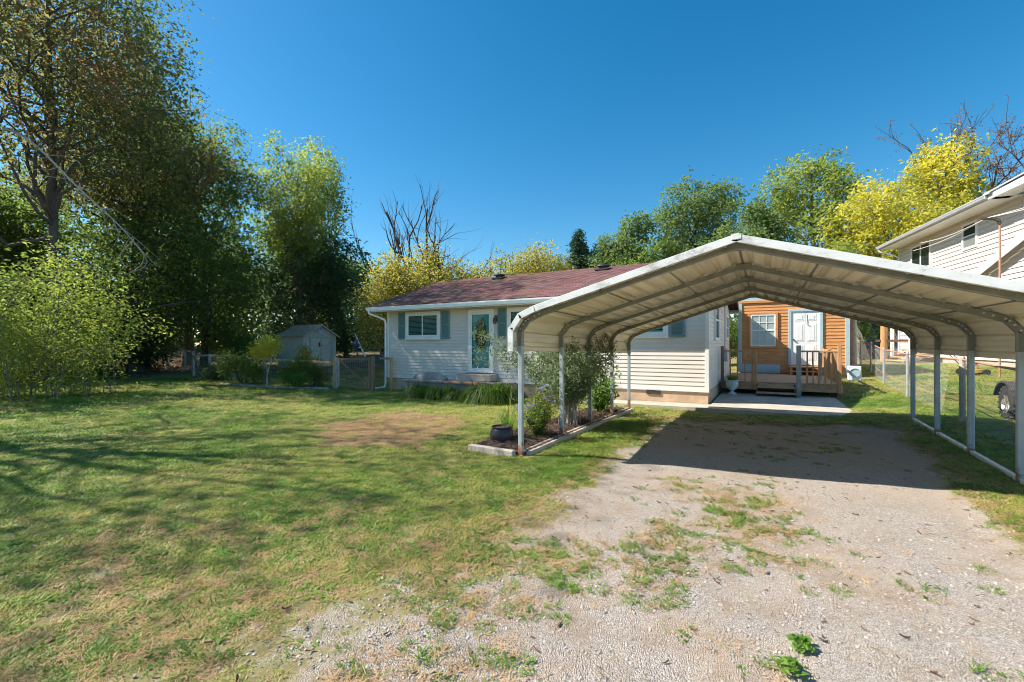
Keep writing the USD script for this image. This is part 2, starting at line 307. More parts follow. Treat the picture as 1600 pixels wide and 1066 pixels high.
# yard: one material, driven by masks on the mesh (r gravel, g dead patch, b woods litter) and fine noise
def yard_material(name):
    special(name, {
        'g': ('geometry', {}), 'a': ('attribute', {'attribute': 'yardmask'}), 's': ('separate_color', {}),
        'nm': ('noise_texture', {'scale': 2.6, 'detail': 7.0, 'roughness': 0.68}), 'nf': ('noise_texture', {'scale': 45.0, 'detail': 7.0, 'roughness': 0.8}), 'nl': ('noise_texture', {'scale': 0.7, 'detail': 5.0, 'roughness': 0.6}),
        'vo': ('voronoi_texture', {'scale': 115.0, 'randomness': 1.0}), 'vs': ('separate_color', {}), 'vo2': ('voronoi_texture', {'scale': 190.0}), 'vs2': ('separate_color', {}),
        'stone': ('rgb_ramp', {'ramp': [(0.0, (0.17, 0.155, 0.14)), (0.3, (0.345, 0.31, 0.28)), (0.6, (0.45, 0.41, 0.375)), (0.85, (0.55, 0.51, 0.475)), (1.0, (0.68, 0.645, 0.60))]}),
        'edge': ('rgb_ramp', {'ramp': [(0.25, (1, 1, 1)), (0.75, (0.45, 0.42, 0.40))]}), 'stone2': ('mix', {'mix_type': 'multiply', 'fac': 0.85}),
        'stone3': ('mix', {'fac': 0.35}), 'stoneb': ('rgb_ramp', {'ramp': [(0.0, (0.28, 0.24, 0.20)), (1.0, (0.64, 0.57, 0.50))]}),
        'dust': ('rgb_ramp', {'ramp': [(0.42, (0, 0, 0)), (0.62, (1, 1, 1))]}), 'dustm': ('math', {'math_type': 'multiply', 'value2': 0.6}), 'grav0': ('mix', {'color2': (0.42, 0.33, 0.25)}), 'nt': ('noise_texture', {'scale': 1.5, 'detail': 8.0, 'roughness': 0.72}), 'th': ('map_range', {'from_min': 0.48, 'from_max': 0.64, 'to_min': 0.0, 'to_max': 0.62, 'clamp': True}), 'py': ('separate_xyz', {}), 'pd': ('map_range', {'from_min': 5.0, 'from_max': 6.6, 'to_min': 0.0, 'to_max': 1.0, 'clamp': True}), 'gdk': ('mix', {'mix_type': 'multiply', 'color2': (1.0, 1.0, 1.0)}), 'pm': ('map_range', {'from_min': 4.9, 'from_max': 6.3, 'to_min': 1.0, 'to_max': 0.25, 'clamp': True}), 'thm': ('math', {'math_type': 'multiply'}), 'thc': ('rgb_ramp', {'ramp': [(0.3, (0.16, 0.105, 0.065)), (0.7, (0.40, 0.285, 0.18))]}), 'grav': ('mix', {}),
        'soil': ('rgb_ramp', {'ramp': [(0.25, (0.13, 0.095, 0.055)), (0.45, (0.23, 0.185, 0.095)), (0.58, (0.22, 0.215, 0.085)), (0.75, (0.40, 0.33, 0.20))]}),
        'dead': ('rgb_ramp', {'ramp': [(0.3, (0.16, 0.10, 0.05)), (0.7, (0.34, 0.235, 0.12))]}),
        'lit': ('rgb_ramp', {'ramp': [(0.3, (0.05, 0.035, 0.025)), (0.7, (0.17, 0.10, 0.06))]}),
        't1': ('math', {'math_type': 'add'}), 'nmc': ('math', {'math_type': 'multiply_add', 'value2': 1.5, 'value3': -0.75}), 'm1': ('map_range', {'from_min': 0.42, 'from_max': 0.58, 'to_min': 0, 'to_max': 1, 'clamp': True}),
        'x1': ('mix', {}), 'x2': ('mix', {}), 'x3': ('mix', {}), 't2': ('math', {'math_type': 'add'}), 'm2': ('map_range', {'from_min': 0.35, 'from_max': 0.65, 'to_min': 0, 'to_max': 1, 'clamp': True}),
        'hb': ('mix_float', {}), 'b': ('bump', {'strength': 0.85, 'distance': 0.012}), 'p': ('principled_bsdf', {'roughness': 0.95, 'specular_ior_level': 0.15})},
        [('g.position', x + '.vector') for x in ('nm', 'nf', 'nl', 'vo', 'vo2')] +
        [('a.color', 's.color'), ('vo.color', 'vs.color'), ('vs.r', 'stone.fac'), ('vo.distance', 'edge.fac'), ('stone.color', 'stone2.color1'), ('edge.color', 'stone2.color2'),
         ('vo2.color', 'vs2.color'), ('vs2.r', 'stoneb.fac'), ('stone2.color', 'stone3.color1'), ('stoneb.color', 'stone3.color2'), ('nl.fac', 'dust.fac'), ('dust.color', 'dustm.value1'), ('stone3.color', 'grav0.color1'), ('dustm.value', 'grav0.fac'), ('g.position', 'nt.vector'), ('nt.fac', 'th.value'), ('nf.fac', 'thc.fac'), ('grav0.color', 'grav.color1'), ('thc.color', 'grav.color2'), ('th.result', 'thm.value1'), ('g.position', 'py.vector'), ('py.y', 'pm.value'), ('pm.result', 'thm.value2'), ('thm.value', 'grav.fac'),
         ('nf.fac', 'soil.fac'), ('nf.fac', 'dead.fac'), ('nf.fac', 'lit.fac'), ('nm.fac', 'nmc.value1'), ('s.r', 't1.value1'), ('nmc.value', 't1.value2'), ('t1.value', 'm1.value'),
         ('s.g', 't2.value1'), ('nmc.value', 't2.value2'), ('t2.value', 'm2.value'), ('soil.color', 'x2.color1'), ('dead.color', 'x2.color2'), ('m2.result', 'x2.fac'),
         ('grav.color', 'gdk.color1'), ('py.y', 'pd.value'), ('pd.result', 'gdk.fac'), ('x2.color', 'x3.color1'), ('lit.color', 'x3.color2'), ('s.b', 'x3.fac'), ('x3.color', 'x1.color1'), ('gdk.color', 'x1.color2'), ('m1.result', 'x1.fac'), ('x1.color', 'p.base_color'),
         ('nf.fac', 'hb.a'), ('vo.distance', 'hb.b'), ('m1.result', 'hb.fac'), ('hb.result', 'b.height'), ('b.normal', 'p.normal')])
yard_material('yard')

# ------------------------------------------------------------------ ground
_cp = np.array([(-3.1, 5.7, 0.02), (-3.05, 11.4, -0.04), (2.44, 7, 0.07), (2.44, 11.4, 0.15), (-13, 13, -0.12), (-1.4, 13, -0.10), (-8, 13, -0.12), (-8, 9, -0.06), (0, 0, 0), (4, 3, 0.03), (-3, 2, 0.0), (-8, 3, 0.0), (-15, 5, 0.0), (-14, 12, -0.15),
    (-22, 8, 0.0), (-26, 6, 0.03), (-24, 12.2, -0.05), (-24, 17, 0.25), (-27, 17, 0.22), (-18, 12, -0.1), (1.7, 16.2, 0.02), (-1.3, 16.2, 0.0), (0.3, 12, -0.01), (2.7, 21, 0.35), (-1.2, 21, 0.30), (3.1, 11.3, 0.2), (3.3, 16, 0.28), (3.6, 21, 0.38), (3.1, 22, 0.5),
    (5.6, 33, 0.8), (7.5, 22, 0.68), (8.5, 15, 0.5), (5, 13, 0.12), (4.2, 12.4, 0.12), (9, 8, 0.3), (-35, 12, 0.3), (-40, 5, 0.3), (-30, 30, 0.9), (-10, 25, 0.2), (-12, 40, 0.8), (5, 45, 1.3), (20, 30, 1.2), (25, 10, 0.8), (-5, -8, 0), (10, -8, 0.1), (-20, -8, 0.1), (-60, 30, 1.0), (-60, -30, 0.6), (60, -20, 0.8), (60, 60, 1.6), (-30, 80, 1.6), (-6, 11.5, -0.08), (0, 6, 0.02), (0, 9, 0.04), (-3, 9, 0.0)])
_rbf = RBFInterpolator(_cp[:, :2], _cp[:, 2], kernel='linear', smoothing=0.02)
def terrain(x, y):
    x = np.asarray(x, float); y = np.asarray(y, float); shp = np.broadcast(x, y).shape
    q = np.stack([np.broadcast_to(x, shp).ravel(), np.broadcast_to(y, shp).ravel()], 1)
    qq = np.clip(q, [-60, -30], [60, 80])
    return _rbf(qq).reshape(shp)
def tz(x, y): return float(terrain(np.array([x]), np.array([y]))[0])

def gravel_mask(x, y):
    d = np.minimum(np.minimum(x + 1.85, 1.95 - x), 10.6 - y)
    fuzz = 0.55 + 0.55 * sstep(5.5, 3.0, y) + 0.3 * sstep(8.5, 10.5, y)
    m = 0.5 + d / fuzz * 0.5
    # near the road the driveway fans out to the left, thin and patchy
    fan = 0.54 - 0.22 * np.clip(-(x + 1.4) / 2.2, -0.3, 3) - 0.10 * np.clip(y - 2.2, 0, 4)
    m = np.where(x < -1.0, np.maximum(m, np.where(y < 4.6, fan, 0)), m)
    hump = np.exp(-((x + 0.25 - 0.02 * y) / 0.42) ** 2) * sstep(5.6, 4.4, y) * 0.50 * sstep(0.8, 2.2, y)
    rear = np.exp(-((x - 1.9) / 0.5) ** 2) * 0.15
    return np.clip(m, -0.3, 1.15) - hump - rear * sstep(9, 5, y) + (fbm2(x, y, 1.1, 5) - 0.5) * 0.55
_dead = np.array([(-6.2, 4.5), (-8.0, 6.0), (-8.3, 8.0), (-6.7, 9.1), (-5.6, 7.5), (-4.6, 5.4)])
import shapely, shapely.geometry as sgm
_dp = sgm.Polygon(_dead)
def dead_mask(x, y):
    p = shapely.points(np.asarray(x, float), np.asarray(y, float)); ins = shapely.contains(_dp, p)
    d = shapely.distance(p, _dp.exterior); d = np.where(ins, d, -d)
    return np.clip(0.5 + d / 1.8, 0, 1) * 0.9 + (fbm2(x, y, 1.3, 11) - 0.5) * 0.9 * (np.abs(d) < 2.5)
def litter_mask(x, y):
    e = np.maximum(sstep(-24.5, -28.5, x + 0.45 * (y - 6)), sstep(13.2, 15.0, y) * sstep(-15, -17, x) * 0.55)
    return np.clip(e, 0, 1)

def yard_sheet(path, xs, ys, keep=None, lift=0.0, fine=0.012):
    X, Y = np.meshgrid(xs, ys, indexing='ij'); nx, ny = X.shape
    Z = terrain(X, Y) + lift + (fbm2(X, Y, 1.7, 2) - 0.5) * 0.05 * (np.hypot(X, Y) < 40) 
    g, d, l = gravel_mask(X, Y), dead_mask(X, Y), litter_mask(X, Y)
    Z = Z - 0.03 * sstep(0.3, 0.8, g)
    v = np.stack([X, Y, Z], -1).reshape(-1, 3)
    i, j = np.meshgrid(np.arange(nx - 1), np.arange(ny - 1), indexing='ij'); a = (i * ny + j).ravel()
    q = np.stack([a, a + ny, a + ny + 1, a + 1], 1)
    if keep is not None:
        kk = keep(X, Y, g).ravel(); q = q[kk[q].all(1)]
        used = np.unique(q); re = -np.ones(len(v), int); re[used] = np.arange(len(used)); v = v[used]; q = re[q]
        cols = np.stack([g, d, l], -1).reshape(-1, 3)[used]
    else: cols = np.stack([g, d, l], -1).reshape(-1, 3)
    m = usdkit.mesh(stage, path, (v, q), L('yard'), smooth=True)
    UsdGeom.PrimvarsAPI(m).CreatePrimvar('yardmask', Sdf.ValueTypeNames.Color3fArray, 'vertex').Set(Vt.Vec3fArray.FromNumpy(np.clip(cols, -1, 2).astype(np.float32)))
    tag(m, kind='structure')
    return m
def axis(lo, a, b, hi, step, g=1.18):
    mid = list(np.arange(a, b + 1e-6, step)); s = step; x = a; left = []
    while x > lo: s *= g; x -= s; left.append(x)
    s = step; x = b; right = []
    while x < hi: s *= g; x += s; right.append(x)
    return np.array(left[::-1] + mid + right)
yard_sheet('/World/ground', axis(-500, -16, 7, 500, 0.11), axis(-300, -1.5, 14, 600, 0.11))
def gz(x, y):
    """height of the ground sheet, its ripples included"""
    x = np.asarray(x, float); y = np.asarray(y, float)
    return terrain(x, y) + (fbm2(x, y, 1.7, 2) - 0.5) * 0.05 - 0.03 * sstep(0.3, 0.8, gravel_mask(x, y))
yard_sheet('/World/gravel_driveway', np.arange(-2.6, 2.7, 0.055), np.arange(-1.0, 11.3, 0.055), keep=lambda X, Y, g: (g > 0.42), lift=0.006)
# ------------------------------------------------------------------ house
FY, XL, XR, BACK, RIDGE_Y = 13.05, -13.06, -1.364, 20.6, 16.75
Z0, ZE = 0.39, 2.95                       # bottom of siding, soffit height
SLOPE = 0.345
house = thing('house', 'beige one storey house with maroon shingle roof and teal shutters', 'house', (-7.2, FY, -0.1))
H = house
m = MB(); m.box(XL + .03, XR - .03, FY + .03, BACK - .03, -0.6, Z0 + 0.01); part('foundation', m, 'foundation_tan', H)
m = MB(); m.box(XL + .03, XR - .03, FY + .03, BACK - .03, Z0 + 0.01, ZE)
m.prism([(FY + .03, ZE), (BACK - .03, ZE), (RIDGE_Y, ZE + (RIDGE_Y - FY) * SLOPE)], 'x', XL + .03, XR - .03); part('wall_core', m, 'vinyl_siding', H)
PITCH = 0.1165
def board_profile(z, h=PITCH):            # (outward, z) of one lap board
    return [(0.0, z), (0.016, z - 0.001), (0.018, z + 0.005), (0.016, z + 0.014), (0.005, z + h * 0.78), (0.004, z + h), (0.0, z + h)]
def siding_y(x0, x1, y, z, mat, parent, h=PITCH, name='siding_board'):   # board on a wall that faces -Y
    p = board_profile(z, h); m = MB(); n = len(p)
    v = [(x0, y - a, b) for a, b in p] + [(x1, y - a, b) for a, b in p]
    f = [[i, (i + 1) % n, (i + 1) % n + n, i + n] for i in range(n)]
    m.add(v, f); part(name, m, mat, parent)
def siding_x(y0, y1, x, z, mat, parent, h=PITCH, name='siding_board', sgn=1):   # on a wall that faces +X (sgn 1)
    p = board_profile(z, h); m = MB(); n = len(p)
    v = [(x + sgn * a, y0, b) for a, b in p] + [(x + sgn * a, y1, b) for a, b in p]
    f = [[i, (i + 1) % n, (i + 1) % n + n, i + n] for i in range(n)]
    m.add(v, f); part(name, m, mat, parent)
nb = int((ZE - Z0) / PITCH)
for k in range(nb): siding_y(XL + 0.06, XR - 0.09, FY + 0.03, Z0 + k * PITCH, 'vinyl_siding', H)
kmax = int((ZE + (RIDGE_Y - FY) * SLOPE - Z0) / PITCH)
for k in range(kmax):
    z = Z0 + k * PITCH; ins = max(0, (z + PITCH - ZE) / SLOPE)
    if RIDGE_Y - FY - ins > 0.15: siding_x(FY + 0.09 + ins, BACK - 0.06 - ins * (BACK - RIDGE_Y) / (RIDGE_Y - FY), XR - 0.03, z, 'vinyl_siding', H)
for x in (XL + 0.03, XR - 0.045):
    m = MB(); m.box(x - 0.045, x + 0.045, FY - 0.012, FY + 0.075, Z0 - 0.01, ZE - .02, 0.006); part('corner_trim', m, 'white_trim', H)
m = MB(); m.box(XL, XR, FY - 0.012, FY + 0.02, Z0 - 0.045, Z0 - 0.002); part('starter_strip', m, 'white_trim', H)
# foundation vents
for x in (-11.61, -2.82):
    m = MB(); m.box(x - .19, x + .19, FY + 0.005, FY + 0.028, 0.225, 0.375); m2 = MB()
    for i in range(5): m2.obox([x, FY - 0.002, 0.245 + i * 0.028], np.array([[1, 0, 0], [0, .8, -.6], [0, .6, .8]]), [.18, .012, .004])
    p = part('foundation_vent', m, 'vent_dark', H); part('louver', m2, 'brass_dark', p)
# soffit, fascia, gutter
YE = 12.45
m = MB(); m.box(XL - .42, XR + .32, YE + .1, FY + 0.03, ZE - .03, ZE); part('soffit', m, 'soffit_cream', H)
m = MB(); m.box(XL - .44, XR + .34, YE + .07, YE + .1, ZE - .06, ZE + .13); part('fascia', m, 'gutter_white', H)
m = MB()   # K-style gutter
prof = [(YE + .068, ZE + .12), (YE + .068, ZE - .02), (YE + .05, ZE - .025), (YE - .005, ZE - .02), (YE - .03, ZE + .03), (YE - .052, ZE + .07), (YE - .055, ZE + .115), (YE - .045, ZE + .115), (YE - .04, ZE + .075), (YE - .015, ZE + .0), (YE + .055, ZE - .005), (YE + .06, ZE + .12)]
m.prism(prof, 'x', XL - .5, XR + .36); part('gutter', m, 'gutter_white', H)
# downspout at the left corner
m = MB(); xd = XL - 0.0
m.tube([(XL - .38, YE, ZE - .02), (XL - .38, YE + .02, ZE - .12), (XL - .16, FY - .22, ZE - .26), (XL - .04, FY - .08, ZE - .36), (XL - .03, FY - .06, ZE - .5), (XL - .03, FY - .06, 0.1), (XL - .05, FY - .08, -0.02), (XL - .18, FY - .22, -0.07), (XL - .45, FY - .42, -0.09)], 0.042, 10); part('downspout', m, 'white_trim', H, smooth=40)
# roof: stepped shingle courses on both slopes
def roof_slope(y_e, y_r, z_e, z_r, x0, x1, n):
    m = MB(); t = 0.012
    for i in range(n):
        a, b = i / n, (i + 1) / n
        ya, yb, za, zb = y_e + (y_r - y_e) * a, y_e + (y_r - y_e) * b, z_e + (z_r - z_e) * a, z_e + (z_r - z_e) * b
        m.add([(x0, ya, za + t), (x1, ya, za + t), (x1, yb, zb), (x0, yb, zb), (x0, ya, za - .005), (x1, ya, za - .005)], [[0, 1, 2, 3], [4, 5, 1, 0]])
    m.add([(x0, y_e, z_e - .03), (x1, y_e, z_e - .03), (x1, y_r, z_r - .05), (x0, y_r, z_r - .05), (x0, y_e, z_e), (x0, y_r, z_r), (x1, y_e, z_e), (x1, y_r, z_r)], [[0, 3, 2, 1], [0, 4, 5, 3], [1, 2, 7, 6], [0, 1, 6, 4]])
    return m
ZR = ZE + .15 + (RIDGE_Y - YE) * SLOPE
part('roof', roof_slope(YE - .02, RIDGE_Y, ZE + .14, ZR, XL - .45, XR + .33, 31), 'roof_shingle', H)
part('roof', roof_slope(BACK + .45, RIDGE_Y, ZE + .14, ZR, XL - .45, XR + .33, 28), 'roof_shingle', H)
m = MB()
for i in range(44):
    x = XL - .45 + i * (XR - XL + .78) / 44; m.add([(x, RIDGE_Y - .13, ZR - .028), (x + .29, RIDGE_Y - .13, ZR - .035), (x + .29, RIDGE_Y, ZR + .012), (x, RIDGE_Y, ZR + .024), (x + .29, RIDGE_Y + .13, ZR - .035), (x, RIDGE_Y + .13, ZR - .028)], [[0, 1, 2, 3], [3, 2, 4, 5]])
part('ridge_cap', m, 'roof_shingle', H)
for x in (XL - .46, XR + .33):
    m = MB()
    for ya, yb in ((YE + .05, RIDGE_Y), (BACK + .45, RIDGE_Y)):
        m.bar((x, ya, ZE + .12 - .075), (x, yb, ZR - .05 - .075), .025, .14)
    part('rake_board', m, 'white_trim', H)
# roof vents (black turtle vents near the ridge)
for x, y in ((-9.85, 16.3), (-5.35, 16.3)):
    z = ZE + .15 + (y - YE) * SLOPE; m = MB()
    m.lathe([(0.0, .19), (.17, .185), (.24, .15), (.25, .11), (.16, .10), (.15, -.06)], (x, y, z), 16); m.box(x - .25, x + .25, y - .25, y + .2, z - .04, z + .012); part('roof_vent', m, 'vent_dark', H, smooth=30)
# windows on the front: outer casing, sliding sashes, teal blinds behind glass
def slider(xa, xb, za, zb, parent=None):
    P = parent or H; y = FY - .045; c = .115
    m = MB()
    for (a, b, c0, d) in ((xa, xb, zb - c, zb), (xa, xb, za, za + c), (xa, xa + c, za + c, zb - c), (xb - c, xb, za + c, zb - c)): m.box(a, b, y - .03, y + .07, c0, d, .008)
    m.box(xa - .02, xb + .02, y - .055, y + .03, za - .025, za - .001, .006)
    w = part('window', m, 'white_trim', P)
    ia, ib, ja, jb = xa + c, xb - c, za + c, zb - c; mid = (ia + ib) / 2
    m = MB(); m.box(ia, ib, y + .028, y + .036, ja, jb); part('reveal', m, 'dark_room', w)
    m = MB()
    for (a, b, o) in ((ia, mid + .02, 0), (mid - .02, ib, .012)):
        for (p, q, r, s) in ((a, b, jb - .035, jb), (a, b, ja, ja + .035), (a, a + .035, ja + .035, jb - .035), (b - .035, b, ja + .035, jb - .035)): m.box(p, q, y - .012 + o, y + .006 + o, r, s)
    part('sash', m, 'white_trim', w)
    m = MB(); nS = int((jb - ja) / .045)
    for i in range(nS):
        z = ja + (i + .5) * (jb - ja) / nS; m.obox([(ia + ib) / 2, y + .022, z], np.array([[1, 0, 0], [0, .5, -.866], [0, .866, .5]]), [(ib - ia) / 2 - .01, .001, .021])
    part('blind', m, 'blind_teal', w)
    for a, b, o in ((ia + .035, mid - .015, 0), (mid + .015, ib - .035, .012)):
        m = MB(); m.add([(a, y - .004 + o, ja + .03), (b, y - .004 + o, ja + .03), (b, y - .004 + o, jb - .03), (a, y - .004 + o, jb - .03)], [[0, 1, 2, 3]]); part('pane', m, 'window_glass', w)
slider(-12.06, -10.40, 1.84, 2.86); slider(-7.57, -5.92, 1.84, 2.86); slider(-4.05, -2.40, 1.84, 2.86)
def shutter(xa, xb, za, zb):
    y = FY - .012; m = MB(); s = .045
    for (a, b, c, d) in ((xa, xa + s, za, zb), (xb - s, xb, za, zb), (xa + s, xb - s, zb - .06, zb), (xa + s, xb - s, za, za + .06), (xa + s, xb - s, (za + zb) / 2 - .03, (za + zb) / 2 + .03)): m.box(a, b, y - .03, y + .02, c, d, .004)
    m.box(xa + s, xb - s, y + .005, y + .02, za, zb)
    sh = part('shutter', m, 'shutter_teal', H); m = MB(); n = 24
    for i in range(n):
        z = za + .07 + (i + .5) * (zb - za - .14) / n
        if abs(z - (za + zb) / 2) > .045: m.obox([(xa + xb) / 2, y - .008, z], np.array([[1, 0, 0], [0, .8, -.6], [0, .6, .8]]), [(xb - xa) / 2 - s, .017, .004])
    part('louvers', m, 'shutter_teal', sh)
for a, b in ((-12.45, -12.09), (-10.36, -10.0), (-7.95, -7.60), (-5.88, -5.52), (-2.36, -1.98)): shutter(a, b, 1.84, 2.86)
# storm door in front of a teal door with an oval leaded light
xa, xb, za, zb = -9.16, -8.11, 0.73, 2.86; y = FY - .01
m = MB()
for (a, b, c0, d) in ((xa, xb, zb - .1, zb), (xa, xa + .1, za, zb - .1), (xb - .1, xb, za, zb - .1)): m.box(a, b, y - .05, y + .03, c0, d, .008)
m.box(xa - .03, xb + .03, y - .1, y + .03, za - .06, za - .001, .006)
dr = part('front_door', m, 'white_trim', H)
m = MB(); a, b = xa + .1, xb - .1
m.box(a, b, y + .005, y + .03, za, zb - .1)
for (p, q, r, s) in ((a + .1, b - .1, za + .12, za + .5),): m.box(p, q, y - .004, y + .006, r, s, .003)
part('door_leaf', m, 'door_teal', dr)
cx, cz = (xa + xb) / 2 + .01, 2.0; th = np.linspace(0, 2 * np.pi, 41)
m = MB(); m.tube([(cx + .27 * math.cos(t), y + .0, cz + .56 * math.sin(t)) for t in th], .022, 6, False); part('oval_moulding', m, 'door_teal', dr, smooth=True)
m = MB(); ring = [(cx + .25 * math.cos(t), y - .002, cz + .54 * math.sin(t)) for t in th[:-1]]; m.add([(cx, y - .002, cz)] + ring, [[0, i + 1, (i + 1) % 40 + 1] for i in range(40)]); part('oval_glass', m, 'stained_glass', dr)
m = MB()
for s in (-1, 1):
    m.tube([(cx + s * .10 * math.sin(t * 2.2), y - .008, cz - .5 + t * .32) for t in np.linspace(0, 3.14, 24)], .006, 5)
    m.tube([(cx + s * (.20 - .17 * abs(t)), y - .008, cz + t * .45) for t in np.linspace(-1, 1, 9)], .005, 5)
    m.tube([(cx + s * .2 * math.cos(t), y - .008, cz + .08 + .3 * math.sin(t)) for t in np.linspace(-1.2, 1.2, 14)], .005, 5)
part('leading', m, 'brass_dark', dr)
m = MB()
for (p, q, r, s) in ((a, b, zb - .19, zb - .1), (a, b, za, za + .09), (a, a + .07, za + .09, zb - .19), (b - .07, b, za + .09, zb - .19)): m.box(p, q, y - .045, y - .02, r, s, .004)
st = part('storm_frame', m, 'white_trim', dr)
m = MB(); m.add([(a + .06, y - .032, za + .08), (b - .06, y - .032, za + .08), (b - .06, y - .032, zb - .18), (a + .06, y - .032, zb - .18)], [[0, 1, 2, 3]]); part('pane', m, 'window_glass', dr)
m = MB(); m.box(b - .055, b - .02, y - .06, y - .045, 1.58, 1.84, .005); m.bar((b - .12, y - .07, 1.72), (b - .03, y - .07, 1.72), .015, .02); part('handle', m, 'brass_dark', dr)
# wall lantern right of the door
m = MB(); lx, lz = -8.0, 2.52
m.box(lx - .05, lx + .05, FY - .03, FY + .01, lz - .1, lz + .1, .01); m.tube([(lx, FY - .03, lz + .05), (lx, FY - .1, lz + .1), (lx, FY - .13, lz + .02)], .01, 6); m.lathe([(.0, .0), (.05, -.02), (.065, -.1), (.05, -.2), (0, -.23)], (lx, FY - .13, lz + .03), 8)
part('wall_lantern', m, 'brass_dark', H)
# side windows (double hung) on the right wall, and rear corner downspout
def dhung_x(ya, yb, za, zb, x):
    c = .09; m = MB()
    for (a, b, c0, d) in ((ya, yb, zb - c, zb), (ya, yb, za, za + c), (ya, ya + c, za + c, zb - c), (yb - c, yb, za + c, zb - c)): m.box(x - .02, x + .05, a, b, c0, d, .006)
    w = part('window', m, 'white_trim', H)
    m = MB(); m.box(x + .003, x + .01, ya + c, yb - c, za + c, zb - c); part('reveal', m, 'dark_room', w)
    zm = (za + zb) / 2; m = MB(); m.box(x + .015, x + .035, ya + c, yb - c, zm - .025, zm + .025); part('sash', m, 'white_trim', w)
    m = MB(); m.add([(x + .022, ya + c, za + c), (x + .022, yb - c, za + c), (x + .022, yb - c, zb - c), (x + .022, ya + c, zb - c)], [[0, 1, 2, 3]]); part('pane', m, 'window_glass', w)
dhung_x(14.45, 15.62, 1.75, 3.0, XR - .01); dhung_x(18.35, 19.55, 1.8, 2.75, XR - .01)
m = MB(); m.tube([(XR + .06, 17.35, ZE + .2), (XR + .06, 17.35, 1.1)], .022, 8); part('conduit', m, 'galvanised', H)
m = MB(); m.box(XR + .0, XR + .14, 17.2, 17.5, 1.05, 1.5, .01); part('meter_box', m, 'galvanised', H)
# rear gutter end seen past the wall
m = MB(); m.box(XR - .3, XR + .36, BACK + .36, BACK + .49, ZE + .0, ZE + .13, .01); part('gutter', m, 'gutter_white', H)
m = MB(); m.box(XL - .42, XR + .32, BACK - .03, BACK + .4, ZE - .03, ZE); part('soffit', m, 'soffit_cream', H)

# ------------------------------------------------------------------ front stoop with flagstones
stoop = thing('front_stoop', 'low stone paved stoop below the teal front door', 'stoop', (-9.3, 12.2, -0.1))
m = MB(); m.box(-11.15, -7.2, 12.0, FY + .02, -.4, .36, .02); part('slab', m, 'concrete', stoop)
r = np.random.default_rng(3)
x = -11.2
while x < -7.25:
    w = r.uniform(.32, .6); m = MB(); m.obox([x + w / 2, 12.02 + r.uniform(-.02, .02), .385 + r.uniform(-.006, .006)], np.eye(3), [w / 2 - .012, .16, .035], .012); part('edge_stone', m, 'brick_edge' if x > -9.4 else 'flagstone', stoop)
    w2 = r.uniform(-.05, .05); m = MB(); m.obox([x + w / 2, 12.52 + w2 * .3, .378 + r.uniform(-.006, .006)], np.eye(3), [w / 2 - .012, .31, .02], .012); part('flagstone', m, 'flagstone', stoop)
    x += w
m = MB(); m.box(-9.35, -7.95, 12.55, FY - .0, .40, .62, .015); part('step', m, 'concrete', stoop)
rk = trimesh.creation.icosphere(3, 1.0); v = np.array(rk.vertices); v *= (0.8 + .4 * meshkit.fbm(v * 1.4 + 5, 3))[:, None]
m = MB(); m.add(v * [.72, .3, .2] + [-10.3, 12.35, .46], rk.faces); solid('flat_boulder', m, 'flagstone', 'flat dark grey boulder on the left end of the stoop', 'boulder', smooth=True)

# ------------------------------------------------------------------ concrete pad and walk
def slab_on_ground(name, pts, top, kindname='structure', thick=.35, mt='concrete'):
    m = MB(); n = len(pts); v = [(x, y, z) for (x, y), z in zip(pts, top)] + [(x, y, z - thick) for (x, y), z in zip(pts, top)]
    f = [[0, i, i + 1] for i in range(1, n - 1)]; m.add(v, f)
    m.add(v, [[(i + 1) % n, i, i + n, (i + 1) % n + n] for i in range(n)]); return solid(name, m, mt, kind=kindname)
slab_on_ground('concrete_patio', [(-1.30, 12.05), (1.74, 11.95), (1.70, 16.35), (-1.30, 16.35)], [.055, .06, .075, .075])
slab_on_ground('house_walk', [(-5.2, 12.35), (-1.305, 12.35), (-1.305, 13.06), (-5.2, 13.06)], [-.01, .02, .03, .0])

# ------------------------------------------------------------------ cedar annex
AY, AXL, AXR = 21.0, -1.06, 2.66
annex = thing('cedar_annex', 'small annex clad in orange cedar planks with blue grey trim', 'annex', (0.8, AY, 0.3))
A = annex
m = MB(); m.box(AXL + .03, AXR - .03, AY + .03, AY + 5, .55, 3.35); m.prism([(AXL + .03, 3.35), (AXR - .03, 3.35), (.8, 4.0)], 'y', AY + .03, AY + 5); part('wall_core', m, 'cedar_plank', A)
m = MB(); m.box(AXL + .05, AXR - .05, AY + .05, AY + 5, .0, .56); part('foundation', m, 'concrete', A)
m = MB(); m.box(AXL + .02, .42, AY - .0, AY + .04, .50, .84); part('skirt_board', m, 'blue_grey_trim', A)
m = MB(); m.box(.42, AXR - .02, AY - .0, AY + .04, .50, .84); part('skirt_board', m, 'cedar_plank', A)
k = 0; z = .85
while z < 3.30:
    siding_y(AXL + .10, AXR - .10, AY + .03, z, 'cedar_plank', A, .128, 'cedar_plank'); z += .128
for x in (AXL + .05, AXR - .05):
    m = MB(); m.box(x - .07, x + .07, AY - .02, AY + .06, .5, 3.34, .006); part('corner_trim', m, 'blue_grey_trim', A)
m = MB(); m.box(AXL - .1, AXR + .1, AY - .025, AY + .03, 3.34, 3.44, .006); part('frieze_board', m, 'cedar_plank', A)
m = MB(); m.prism([(AXL, 3.44), (AXR, 3.44), (.8, 4.06)], 'y', AY - .005, AY + .03); part('gable_panel', m, 'blue_grey_trim', A)
for s, xe in ((-1, AXL - .3), (1, AXR + .3)):
    m = MB(); m.bar((xe, AY + 2.65, 3.42), (.8 , AY + 2.65, 4.12), 5.35, .06, up=(0, 0, 1)); part('roof', m, 'roof_shingle', A)
